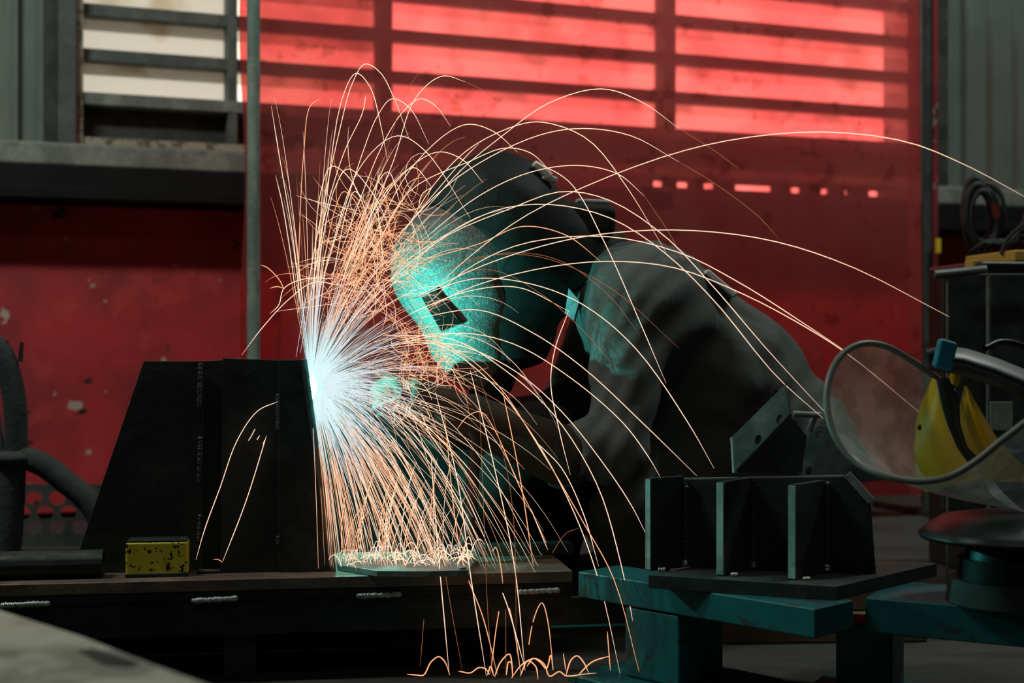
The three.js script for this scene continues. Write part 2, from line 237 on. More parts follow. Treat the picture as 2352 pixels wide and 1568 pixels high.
const win = structure('window_1', 'long louvre window with grey bars and frosted panes');
part(win, 'window_frame', hb(sOf(170), WIN_L, Y_SILL1, WIN_T, -0.05, 0.06), M.frameCream);
part(win, 'window_frame', hb(WIN_L, WIN_R, Y_SILL1, Y_SILL1 + 0.03, -0.05, 0.05), M.frameCream);
part(win, 'window_frame', hb(WIN_R, WIN_R + 0.06, Y_SILL1, WIN_T, -0.05, 0.05), M.louvreBar);
const mw = [0.034, 0.05, 0.055];
MULL.forEach((s, i) => part(win, 'mullion', hb(s - mw[i] / 2, s + mw[i] / 2, Y_SILL1, WIN_T, -0.05, 0.045), M.louvreBar));
const bays = [WIN_L, ...MULL, WIN_R];
for (let b = 0; b < 4; b++) {
  const s0 = bays[b], s1 = bays[b + 1], gl = b === 0 ? M.glassGrimy : b === 1 ? M.glassDusty : M.glassClear;
  part(win, 'blind_panel', hb(s0, s1, Y_SILL1 + 0.03, Y_P - 0.044, -0.05, -0.02, 0), M.wallDark);
  for (let r = 0; r < ROWS; r++) {
    const y = Y_P + PITCH * r;
    part(win, 'louvre_bar', hb(s0, s1, y - 0.044, y, -0.05, r ? 0.02 : 0.05, 0.003), r ? M.louvreBar : M.postGrey);
    const g = new THREE.BoxGeometry(s1 - s0, PITCH - 0.03, 0.003); g.rotateX(0.12); g.translate((s0 + s1) / 2, y + 0.055, -0.03); g.rotateY(YAW); g.translate(WP.x, WP.y, WP.z); part(win, 'pane', g, gl);
    const h = new THREE.BoxGeometry(s1 - s0, 0.05, 0.003); h.rotateX(0.12); h.translate((s0 + s1) / 2, y + 0.105, -0.06); h.rotateY(YAW); h.translate(WP.x, WP.y, WP.z); part(win, 'pane', h, gl);
  }
}

// hall lamps
HALL_LAMPS.forEach(([x, y, z, w, d, LAMP_POWER, ax = x, ay = 0, az = z], i) => {
  const t = thing('ceiling_lamp', ['fluorescent ceiling fitting above the bench at the left', 'fluorescent ceiling fitting above the trestles', 'fluorescent ceiling fitting above the viewer', 'fluorescent ceiling fitting near the right of the back wall'][i], 'lamp', 'ceiling lamps');
  const tip = new THREE.Object3D(); tip.position.set(x, y, z); tip.up.set(0, 0, -1); tip.lookAt(ax, ay, az); tip.updateMatrix();       // +z of tip looks at the aim
  const inTip = (g, k) => g.translate(0, 0, k).applyMatrix4(tip.matrix);
  part(t, 'lamp_housing', inTip(new RoundedBoxGeometry(w, d, 0.08, 1, 0.01), -0.06), M.sheetGrey);
  part(t, 'lamp_tube', inTip(new RoundedBoxGeometry(w - 0.06, d - 0.04, 0.02, 1, 0.004), -0.012), glow(1.2, 1.25, 1.2));
  part(t, 'hanger', rod(V(x, y + 0.1, z), V(x, 5.0, z), 0.01), M.steelDark);
  const L = new THREE.RectAreaLight(new THREE.Color().setRGB(...LAMP_TINT), LAMP_POWER, w - 0.06, d - 0.04); L.position.copy(V(0, 0, 0.003).applyMatrix4(tip.matrix)); L.up.set(0, 0, -1); L.lookAt(ax, ay, az); L.castShadow = true; L.name = 'ceiling_lamp_light'; scene.add(L);
});

// ------------------------------------------------------------------ red welding screen
const CD = 4.55, CP = V(0, 0, -CD), CUR = { p: CP, n: WALL.n };
const cp = (s, y, n) => V(s, y, n).applyAxisAngle(V(0, 1, 0), YAW).add(CP);
const cL = sOf(557, CD), cR = sOf(2086, CD), cH = sOf(2116, CD);
const screen = thing('welding_screen', 'large translucent red welding curtain hung on steel poles behind the welder', 'curtain');
function sheet(s0, s1, y0, y1, nx, ny, wave) {
  const g = new THREE.PlaneGeometry(1, 1, nx, ny), p = g.attributes.position;
  for (let i = 0; i < p.count; i++) { const s = s0 + (p.getX(i) + 0.5) * (s1 - s0), y = y0 + (p.getY(i) + 0.5) * (y1 - y0); const q = cp(s + wave(s, y)[0], y, wave(s, y)[1]); p.setXYZ(i, q.x, q.y, q.z); }
  g.computeVertexNormals(); return g;
}
const wob = (s, y) => [s < cL + 0.05 ? 0.008 * Math.sin(y * 7) * (cL + 0.05 - s) / 0.05 : 0, 0.006 * Math.sin(s * 5 + y * 1.3) + 0.004 * Math.sin(s * 13 - y * 2)];
part(screen, 'curtain_sheet', sheet(cL, cR, 0.08, 2.75, 90, 60, wob), M.curtain);
part(screen, 'hem', sheet(cR, cH, 0.08, 2.75, 4, 60, wob), M.curtainHem, 'darker folded hem');
const poleL = sOf(577, CD), poleR = sOf(2134, CD);
part(screen, 'pole', rod(cp(poleL, 0.02, 0.035), cp(poleL, 2.8, 0.035), 0.0195, 0.0195, 20), M.postGrey);
part(screen, 'pole', rod(cp(poleR - 0.012, 0.02, 0.0), cp(poleR - 0.012, 2.8, 0.0), 0.018, 0.018, 16), M.postDark);
part(screen, 'edge_bar', (() => { const g = new RoundedBoxGeometry(0.024, 2.78, 0.03, 1, 0.003); const q = cp(poleR + 0.018, 1.41, 0.0); g.rotateY(YAW); g.translate(q.x, q.y, q.z); return g; })(), std({ map: M.redPaint.map, color: new THREE.Color().setRGB(0.55, 0.4, 0.4), roughness: 0.7 }));
part(screen, 'top_rail', rod(cp(poleL, 2.78, 0.03), cp(poleR, 2.78, 0.0), 0.019), M.postGrey);
for (const [s, n] of [[poleL, 0.035], [poleR, 0]]) { const g = new RoundedBoxGeometry(0.06, 0.025, 0.6, 1, 0.004); const q = cp(s, 0.0135, n); g.rotateY(YAW); g.translate(q.x, q.y, q.z); part(screen, 'foot', g, M.postDark); }
single('yellow_tag', (() => { const q = P(2155, 565, 5.12); return box(q, 0.016, 0.052, 0.012, YAW, 0.002); })(), M.yellowSign, 'small bright yellow tag clipped on the right edge of the red curtain', 'tag');

// ------------------------------------------------------------------ the low welding platform
const TH = 8.5 * Math.PI / 180, TOP = 0.193, PU = V(Math.cos(TH), 0, -Math.sin(TH)), PN = V(Math.sin(TH), 0, Math.cos(TH));
const F0 = V(-0.305, 0, -2.65);                                   // a point of the front edge
const pf = (s, y, back) => F0.clone().addScaledVector(PU, s).addScaledVector(PN, -back).setY(y);
const front = (back) => ({ p: F0.clone().addScaledVector(PN, -back), n: PN.clone() });
const sP = (px, back = 0) => { const q = onPlane(px, 784, front(back)); return q.sub(F0).dot(PU); };
function pbox(s0, s1, y0, y1, b0, b1, r = 0.002) { const g = new RoundedBoxGeometry(s1 - s0, y1 - y0, b1 - b0, 1, Math.min(r, (y1 - y0) / 3, (b1 - b0) / 3, (s1 - s0) / 3)); g.translate((s0 + s1) / 2, (y0 + y1) / 2, -(b0 + b1) / 2); g.rotateY(TH); g.translate(F0.x, 0, F0.z); return g; }
const bench = thing('welding_platform', 'low dark steel welding platform running across under the workpiece', 'platform');
const BS0 = -1.3, BS1 = 0.425, BD = 0.30;
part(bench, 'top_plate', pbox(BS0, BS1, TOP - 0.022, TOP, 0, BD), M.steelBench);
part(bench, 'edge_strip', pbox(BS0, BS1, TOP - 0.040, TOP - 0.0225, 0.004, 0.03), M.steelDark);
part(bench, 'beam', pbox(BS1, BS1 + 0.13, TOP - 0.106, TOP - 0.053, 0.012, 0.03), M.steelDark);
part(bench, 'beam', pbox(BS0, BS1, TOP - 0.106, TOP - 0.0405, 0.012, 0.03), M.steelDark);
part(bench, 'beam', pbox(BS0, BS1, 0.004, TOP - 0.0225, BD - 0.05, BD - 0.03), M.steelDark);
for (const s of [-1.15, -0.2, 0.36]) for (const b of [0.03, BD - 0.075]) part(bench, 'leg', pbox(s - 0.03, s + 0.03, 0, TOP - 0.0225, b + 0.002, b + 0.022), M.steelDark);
for (const [a, b] of [[4, 114], [442, 543], [820, 920], [1192, 1284]]) part(bench, 'weld_bead', bead(pf(sP(a), TOP - 0.038, -0.0005), pf(sP(b), TOP - 0.036, -0.0005), 0.0055, 26), M.weld);

// ------------------------------------------------------------------ the workpiece: a column foot with gussets
const work = thing('steel_bracket', 'tall dark steel bracket with sloping gussets being welded on the platform', 'steelwork');
const fp = front(0.068), fpB = front(0.103), fpF = front(0.06);
const botY = (px, pl) => { const q = onPlane(px, 784, pl); const d = -q.z; return 784 + (CAM_H - TOP) * FL / d; };
const bl = (px, pl) => [px, botY(px, pl) - 0.5];
part(work, 'gusset', plate([[330, 829], [466, 829], bl(466, fpB), bl(164, fpB)], fpB, 0.012), M.steelDark);
part(work, 'column_web', plate([[462, 829], [516, 826], bl(516, front(0.118)), bl(462, front(0.118))], front(0.118), 0.02), M.steelDark);
part(work, 'column_flange', plate([[512, 822], [642, 827], bl(642, fp), bl(506, fp)], fp, 0.014), M.steelDark);
part(work, 'gusset', plate([[640, 826.5], [693, 826], bl(760, fpF), bl(640, fpF)], fpF, 0.012), M.steelDark);
// end plate along the sloping side: this is the face that is welded
{ const a = onPlane(693, 826, fpF), b = onPlane(...bl(760, fpF), fpF), w = 0.17, th = 0.010;
  const along = b.clone().sub(a), back = PN.clone().multiplyScalar(-1), out = along.clone().cross(back).normalize(); if (out.x < 0) out.negate();
  const c = [a, b].flatMap((q) => [q.clone(), q.clone().addScaledVector(out, th), q.clone().addScaledVector(back, w), q.clone().addScaledVector(back, w).addScaledVector(out, th)]);
  part(work, 'end_plate', (() => { const g = new ConvexGeometry(c); return g; })(), M.steelBare);
  part(work, 'weld_bead', bead(a.clone().lerp(b, 0.02).addScaledVector(out, -0.0012).addScaledVector(back, -0.001), a.clone().lerp(b, 0.99).addScaledVector(out, -0.0012).addScaledVector(back, -0.001), 0.0014, 60), M.weldDark);
}
for (const [y0, y1] of [[835, 935], [1005, 1108], [1182, 1242]]) part(work, 'weld_bead', bead(onPlane(460, y0, front(0.100)), onPlane(457, y1, front(0.100)), 0.0045, 22), M.weldDark);
for (const [y0, y1] of [[905, 985], [1232, 1248]]) part(work, 'weld_bead', bead(onPlane(638, y0, fpF), onPlane(638, y1, fpF), 0.0035, 14), M.weldDark);

// the arc itself
const arc = thing('welding_arc_light', 'blinding white welding arc on the right side of the steel bracket', 'welding arc');
{ const g = ellip(A0, 0.012, 0.026, 0.010); part(arc, 'arc_flame', g, glow(3.2, 3.3, 3.2));
  const L = new THREE.PointLight(new THREE.Color().setRGB(...ARC_TINT), ARC_POWER, 0, 2); L.position.copy(A0); L.castShadow = true; L.shadow.radius = 0.12; L.name = 'welding_arc'; scene.add(L); }

// the thin veil of fume that the arc lights from within
{ const gs = [];
  for (const [R, front2, k, ph] of [[0.13, 0.075, 5.5, 0.3], [0.19, 0.10, 4.5, 1.7]]) {
    const g = new THREE.CircleGeometry(1, 72), pos = [], idx = [], nr = 14, na = 72;
    for (let i = 0; i <= nr; i++) for (let j = 0; j < na; j++) { const a = j / na * Math.PI * 2, wv = 1 + 0.18 * Math.sin(3 * a + ph) + 0.09 * Math.sin(7 * a + 2 * ph) + 0.05 * Math.sin(13 * a), r = R * wv * i / nr; pos.push(A0.x + 0.03 + r * Math.cos(a), A0.y + r * Math.sin(a), A0.z + front2 - k * r * r * 0.6 + 0.006 * Math.sin(9 * a + 20 * r)); }
    for (let i = 0; i < nr; i++) for (let j = 0; j < na; j++) { const a = i * na + j, b = i * na + (j + 1) % na; idx.push(a, a + na, b, b, a + na, b + na); }
    const h = new THREE.BufferGeometry(); h.setAttribute('position', new THREE.Float32BufferAttribute(pos, 3)); h.setIndex(idx); h.computeVertexNormals(); gs.push(h); }
  single('welding_fume', gs, phys({ color: new THREE.Color().setRGB(0.94, 0.99, 1.0), roughness: 0.033, transmission: 1, thickness: 0, ior: 1.01, specularIntensity: 0, side: THREE.DoubleSide }), 'thin teal veil of welding fume around the arc', 'smoke', undefined, 'stuff'); }

// things lying on the platform
single('steel_plate_offcut', (() => { const pl = level(TOP + 0.012); const g = plate([[772, 1281], [1000, 1277], [1097, 1279], [1075, 1308], [985, 1311], [866, 1310], [776, 1296]], pl, 0.0115); return g; })(), M.steelBare, 'flat steel offcut on the platform lit teal and showered by sparks', 'steel plate');
single('steel_bar', pbox(sP(1098, 0.2), sP(1318, 0.2), TOP, TOP + 0.022, 0.2, 0.25), M.steelDark, 'dark square steel bar at the right end of the platform', 'steel bar');
{ const t = thing('yellow_magnet_block', 'yellow block with chipped black paint standing against the bracket', 'block');
  const s0 = sP(288, 0.04), s1 = sP(431, 0.04); part(t, 'block_body', pbox(s0, s1, TOP, TOP + 0.065, 0.04, 0.095, 0.004), M.yellowPaint); part(t, 'base_strip', pbox(s0 - 0.001, s1 + 0.001, TOP + 0.0005, TOP + 0.007, 0.0385, 0.0965, 0.001), M.steelDark); part(t, 'top_cap', pbox(s0 + 0.002, s1 - 0.002, TOP + 0.065, TOP + 0.068, 0.042, 0.093, 0.001), M.steelDark); }
{ const R = 0.0255, a = pf(sP(-60, 0.06), TOP + R, 0.06), b = pf(sP(238, 0.06), TOP + R, 0.06);
  const pts = [[R - 0.005, 0], [R, 0], [R, 1], [R - 0.005, 1], [R - 0.005, 0]].map(([r, h]) => new THREE.Vector2(r, h * a.distanceTo(b)));
  const g = new THREE.LatheGeometry(pts, 28); const d = b.clone().sub(a); g.applyQuaternion(qSpan(d)); g.translate(a.x, a.y, a.z); const g2 = toCreasedNormals(g, 0.7);
  single('steel_pipe', g2, M.steelDark, 'dark steel pipe with open end lying at the left of the platform', 'pipe'); }
single('steel_washer', (() => { const q = onPlane(1063, 1306, level(TOP + 0.0125)); const g = new THREE.TorusGeometry(0.006, 0.0025, 8, 20); g.rotateX(Math.PI / 2); g.translate(q.x, q.y + 0.0025, q.z); return g; })(), M.steelBare, 'tiny steel ring at the right end of the spark-showered offcut', 'washer');
single('slag_lump', bead(pf(sP(455, 0.07), TOP + 0.004, 0.07), pf(sP(505, 0.07), TOP + 0.004, 0.07), 0.005, 8), M.weldDark, 'small lumpy scrap of slag beside the yellow block', 'scrap');

// ------------------------------------------------------------------ left background things
const perf = thing('perforated_plate', 'grey perforated steel plate with round holes below the red panel', 'perforated plate');
{ const pl = { p: P(100, 1100, 4.2), n: V(0.1, 0, 1).normalize() }; const holes = []; for (let r = 0; r < 3; r++) for (let c = -2; c < 5; c++) holes.push([78 + c * 53 + (r % 2 ? 26 : 0), 1144 + r * 33, 0.024, 0.021]);
  const keep = holes.filter(([x]) => x > -90 && x < 330);
  part(perf, 'sheet', plate([[-130, 1112], [370, 1112], [370, 1255], [-130, 1255]], pl, 0.004, keep, 0), M.postDark);
  for (const x of [-120, 360]) { const a = onPlane(x, 1250, pl); part(perf, 'leg', box(V(a.x, a.y / 2, a.z - 0.02), 0.03, a.y, 0.03), M.postDark); } }
const cab = thing('steel_cabinet', 'low black steel cabinet standing behind the sparks and the platform', 'cabinet');
{ const yaw = 0.15, c = P(905, 1100, 3.75), top = P(905, 935, 3.75).y, w = 0.62;
  part(cab, 'cabinet_body', box(V(c.x, (top + 0.03) / 2, c.z - 0.2), w, top - 0.03, 0.40, yaw, 0.006), M.cabinet);
  const put = (dx, y, dz, sx, sy, sz) => box(V(dx, y, dz), sx, sy, sz, 0, 0.003).rotateY(yaw).translate(c.x, 0, c.z - 0.2);
  for (const k of [-1, 1]) { const dr = part(cab, 'cabinet_door', put(k * w / 4, (top + 0.03) / 2, 0.207, w / 2 - 0.01, top - 0.08, 0.012), M.cabinet); part(dr, 'handle', put(k * 0.03, top * 0.6, 0.218, 0.012, 0.08, 0.012), M.cabinet); }
  part(cab, 'plinth', put(0, 0.0145, 0, w - 0.04, 0.029, 0.36), M.steelDark); }
const hose = thing('cable_bundle', 'thick dark cable bundle tied in a knot at the left edge before the red panel', 'cable');
{ const d = 3.35;
  part(hose, 'cable', tube([P(-70, 770, d), P(-5, 800, d), P(30, 900, d), P(38, 1045, d)], 0.027, 20, 10), M.cloth);
  part(hose, 'cable', tube([P(-60, 860, d + .05), P(-18, 930, d + .05), P(0, 1045, d)], 0.013, 20, 8), M.cloth);
  part(hose, 'knot', ellip(P(28, 1052, d - 0.01), 0.046, 0.02, 0.04), M.cloth);
  part(hose, 'cable', tube([P(38, 1045, d), P(95, 1065, d), P(150, 1105, d), P(215, 1165, d), P(260, 1290, d)], 0.028, 20, 10), M.cloth);
  { const e = P(12, 1290, d); part(hose, 'cable', tube([P(26, 1050, d), P(22, 1150, d), e, V(e.x - 0.02, 0.02, e.z)], 0.034, 20, 10), M.cloth); }
  part(hose, 'cable_end', rod(P(20, 830, d), P(17, 782, d), 0.006, 0.002), M.rubber); part(hose, 'cable_end', rod(P(46, 830, d), P(50, 786, d), 0.006, 0.004), M.rubber); }
{ const t = thing('foreground_slab', 'blurred grey steel-topped slab in the near bottom left corner', 'table');
  const pl = level(0.30); const pts = [[-40, 1388], [190, 1460], [330, 1515], [500, 1578], [560, 1900], [-300, 1900]];
  part(t, 'slab_top', plate(pts, pl, 0.035, [], 0.002), M.slab);
  part(t, 'groove', plate([[178, 1492], [215, 1488], [322, 1522], [300, 1530], [240, 1526]], level(0.3012), 0.0012, [], 0.0003), M.steelDark, 'dark gouge');
  for (const [x, y] of [[-30, 1470], [330, 1560], [400, 1800], [-150, 1800]]) { const q = onPlane(x, y, pl); part(t, 'leg', box(V(q.x, 0.131, q.z), 0.04, 0.262, 0.04), M.steelDark); } }

// ------------------------------------------------------------------ teal trestles at the right
const TT = 0.193, K = 1.15;
const tre = thing('teal_trestle', 'teal painted steel trestle carrying the ribbed jig', 'trestle');
{ const a = onPlane(1327, 1312, level(TT)), dir = V(0.70, 0, 0.714).normalize(), side = V(dir.z, 0, -dir.x), L = 0.53, w = 0.115, h = 0.049;
  const yaw = Math.atan2(-dir.z, dir.x), c = a.clone().addScaledVector(dir, L / 2).addScaledVector(side, w / 2);
  part(tre, 'cross_bar', box(V(c.x, TT - h / 2, c.z), L, h, w, yaw, 0.003), M.teal);
  for (const s of [0.178]) { const q = a.clone().addScaledVector(dir, s).addScaledVector(side, w / 2 + 0.012); part(tre, 'leg', box(V(q.x, (TT - h - 0.001 + 0.012) / 2, q.z), 0.13, TT - h - 0.013, 0.13, yaw, 0.006), M.teal); part(tre, 'foot_plate', box(V(q.x, 0.006, q.z), 0.30, 0.012, 0.26, yaw, 0.002), M.teal); } }
const tre2 = thing('teal_trestle', 'teal painted steel trestle under the face shield at the right edge', 'trestle');
{ const a = onPlane(1987, 1372, level(TT)), b = onPlane(2420, 1408, level(TT)), dir = b.clone().sub(a).normalize(), side = V(dir.z, 0, -dir.x), L = 0.50, w = 0.20, h = 0.060, yaw = Math.atan2(-dir.z, dir.x), c = a.clone().addScaledVector(dir, L / 2).addScaledVector(side, w / 2);
  part(tre2, 'cross_bar', box(V(c.x, TT - h / 2, c.z), L, h, w, yaw, 0.003), M.teal);
  for (const s of [-0.02, 0.36]) { const q = a.clone().addScaledVector(dir, s).addScaledVector(side, w / 2 + 0.02); part(tre2, 'leg', box(V(q.x, (TT - h - 0.001 + 0.012) / 2, q.z), 0.1, TT - h - 0.013, 0.1, yaw, 0.006), M.teal); part(tre2, 'foot_plate', box(V(q.x, 0.006, q.z), 0.2, 0.012, 0.16, yaw, 0.002), M.teal); } }
// ribbed jig
const jig = thing('ribbed_jig', 'dark welded steel jig with upright ribs whose edges glow teal', 'steelwork');
{ const BT = TT + 0.0245, pl = level(BT), fl = onPlane(1490, 1319, pl), fr = onPlane(1920, 1346, pl), br = onPlane(2152, 1293, pl), blq = fl.clone().add(br).sub(fr);
  const sh = [fl, fr, br, blq].map((q) => new THREE.Vector2(q.x, -q.z)); const g = new THREE.ExtrudeGeometry(new THREE.Shape(sh), { depth: 0.0225, bevelEnabled: true, bevelSize: 0.0008, bevelThickness: 0.0008, bevelOffset: -0.0008, bevelSegments: 1 }); g.rotateX(-Math.PI / 2); g.translate(0, BT - 0.0235, 0);
  part(jig, 'base_plate', g, M.steelDark);
  const s0 = onPlane(1568, 1301, pl), s2 = onPlane(1890, 1313, pl), along = s2.clone().sub(s0).normalize(), nn = V(-along.z, 0, along.x); if (nn.z < 0) nn.negate();
  const bp = { p: s0.clone(), n: nn };
  const foot = (px) => { const q = onPlane(px, 784, bp); return 784 + (CAM_H - BT) * FL / -q.z - 0.3; };
  part(jig, 'back_plate', plate([[1548, 1101], [1945, 1094], [2000, 1155], [2012, foot(2012)], [1548, foot(1548)]], bp, 0.012), M.steelDark);
  { const a = onPlane(1945, 1094, bp), b = onPlane(2000, 1155, bp), o = V(nn.x, 0, nn.z); part(jig, 'chamfer_edge', new ConvexGeometry([a, b].flatMap((q) => [q.clone().addScaledVector(o, 0.002).add(V(-.004, -.001, 0)), q.clone().addScaledVector(o, 0.002).add(V(.006, .008, 0)), q.clone().addScaledVector(o, -0.014).add(V(.006, .008, 0)), q.clone().addScaledVector(o, -0.014).add(V(-.004, -.001, 0))])), M.steelCut, 'bright ground chamfer edge'); }
  const yTop = [0.384, 0.383, 0.382];
  [[1568, 1301, 1490, 1310], [1722, 1305, 1655, 1322], [1890, 1313, 1820, 1331]].forEach(([x, y, x2, y2], i) => { const b = onPlane(x, y, pl), f2 = onPlane(x2, y2, pl), rv = f2.clone().sub(b), rn = V(rv.z, 0, -rv.x).normalize(); const half = rn.clone().multiplyScalar(0.0072);
    const rib = new ConvexGeometry([b, f2].flatMap((q) => [1, -1].flatMap((k) => [q.clone().addScaledVector(half, k).setY(BT), q.clone().addScaledVector(half, k).setY(yTop[i])])));
    const r = part(jig, 'rib', rib, M.steelDark);
    const tip = f2.clone().addScaledVector(rv.clone().normalize(), 0.0012);
    part(r, 'flame_cut_edge', box(V(tip.x, (BT + yTop[i]) / 2, tip.z), 0.003, yTop[i] - BT - 0.004, 0.0142, Math.atan2(-rv.z, rv.x), 0.0008), M.steelCut);
    const seamR = b.clone().addScaledVector(nn, 0.002).addScaledVector(rn, rn.x > 0 ? 0.0085 : -0.0085);
    part(jig, 'weld_bead', bead(seamR.clone().setY(BT + 0.004), seamR.clone().setY(yTop[i] - 0.004), 0.0052, 24), M.weldDark);
    part(jig, 'tack_weld', bead(seamR.clone().setY(BT + 0.004).addScaledVector(nn, 0.006), seamR.clone().setY(BT + 0.012).addScaledVector(nn, 0.004), 0.0058, 3), M.weld);
    part(jig, 'tack_weld', bead(f2.clone().addScaledVector(along, 0.018).setY(BT + 0.002), f2.clone().addScaledVector(along, 0.03).setY(BT + 0.003), 0.0045, 3), M.weld); });
  part(jig, 'top_edge', (() => { const a = onPlane(1555, 1100, bp), b = onPlane(1940, 1093, bp); return rod(a.clone().addScaledVector(nn, -0.004), b.clone().addScaledVector(nn, -0.004), 0.0018, 0.0018, 8); })(), M.steelBare); }
// drilled bracket resting on the jig
const PK = (x, y, d) => P(x, y, d * K);
const drill = thing('drilled_bracket', 'small steel bracket with a tilted four-hole plate lying on the jig', 'bracket');
{ const pl = { p: PK(1745, 980, 2.24), n: V(-0.52, 0.22, 0.82).normalize() };
  part(drill, 'drilled_plate', plate([[1681, 1003], [1804, 881], [1815, 951], [1686, 1085]], pl, 0.011, [[1782, 906, 0.0055, 0.0085, -0.3], [1737, 951, 0.0055, 0.009, -0.3], [1791, 963, 0.0055, 0.0085, -0.3], [1741, 1010, 0.0055, 0.009, -0.3]]), M.steelMid, 'tilted plate with four drilled holes');
  const e = onPlane(1681, 1003, pl), e2 = onPlane(1686, 1085, pl); part(drill, 'cut_edge', rod(e.clone().addScaledVector(pl.n, -0.005), e2.clone().addScaledVector(pl.n, -0.005), 0.0052, 0.0052, 8), M.steelCut);
  const q = [[1696, 1083], [1815, 955], [1852, 1000], [1842, 1086]].map(([x, y]) => PK(x, y, 2.30)); const q2 = [[1696, 1085], [1815, 957], [1852, 1002], [1842, 1087]].map(([x, y]) => PK(x, y, 2.36));
  part(drill, 'bracket_body', new ConvexGeometry([...q, ...q2]), M.steelDark);
  const bp = { p: PK(1900, 1040, 2.42), n: V(-0.25, 0.12, 0.96).normalize() };
  part(drill, 'side_plate', plate([[1832, 1089], [1862, 990], [1880, 975], [1960, 985], [2030, 1100], [1990, 1106]], bp, 0.01, [[1881, 999, 0.006, 0.008, -0.3], [1858, 1082, 0.006, 0.008, -0.3]]), M.steelMid, 'grey plate with two holes');
  part(drill, 'cross_pin', rod(PK(1822, 950, 2.38), PK(1884, 953, 2.38), 0.006), M.steelCut); part(drill, 'lug', rod(PK(1872, 956, 2.39), PK(1858, 990, 2.39), 0.006), M.steelCut); }
// timbers on the floor between the trestle legs
single('timber', box(V(0.62, 0.031, -3.02), 0.50, 0.062, 0.10, 0.05, 0.004), M.wood, 'lower rough timber on the floor behind the trestle legs', 'timber');
single('timber', box(V(0.62, 0.094, -3.04), 0.46, 0.062, 0.09, 0.02, 0.004), M.wood, 'upper rough timber stacked behind the trestle legs', 'timber');
single('work_glove', ellip(V(0.54, 0.145, -3.03), 0.05, 0.02, 0.035, 0.3), M.cloth, 'crumpled dark work glove lying on the upper timber', 'glove');

// ------------------------------------------------------------------ machine vice under the face shield
const vice = thing('machine_vice', 'dark stacked vice with round cap standing on the right trestle', 'vice');
{ const c = PK(2330, 1300, 2.06), cx = c.x, cz = c.z - 0.02;
  part(vice, 'vice_base', new THREE.CylinderGeometry(0.10, 0.105, 0.039, 28).translate(cx, TT + 0.0202, cz), M.steelDark);
  part(vice, 'vice_body', new THREE.CylinderGeometry(0.085, 0.085, 0.034, 28).translate(cx, TT + 0.0570, cz), M.blackPlastic);
  part(vice, 'vice_neck', new THREE.CylinderGeometry(0.07, 0.075, 0.030, 28).translate(cx, TT + 0.0890, cz), M.blackPlastic);
  const pr = [[0, 0.05], [0.05, 0.049], [0.095, 0.038], [0.118, 0.018], [0.128, 0.004], [0.126, -0.004], [0, -0.006]].map(([a, b]) => new THREE.Vector2(a, b)).reverse();
  part(vice, 'round_cap', new THREE.LatheGeometry(pr, 36).scale(K, 0.85, K).translate(cx - 0.002, TT + 0.1095, cz), M.blackPlastic);
  const st = PK(2287, 1229, -cz - 0.118); part(vice, 'index_mark', box(V(st.x, TT + 0.116, cz + 0.1395), 0.008, 0.018, 0.006, 0, 0.001), M.teal, 'small teal mark'); }

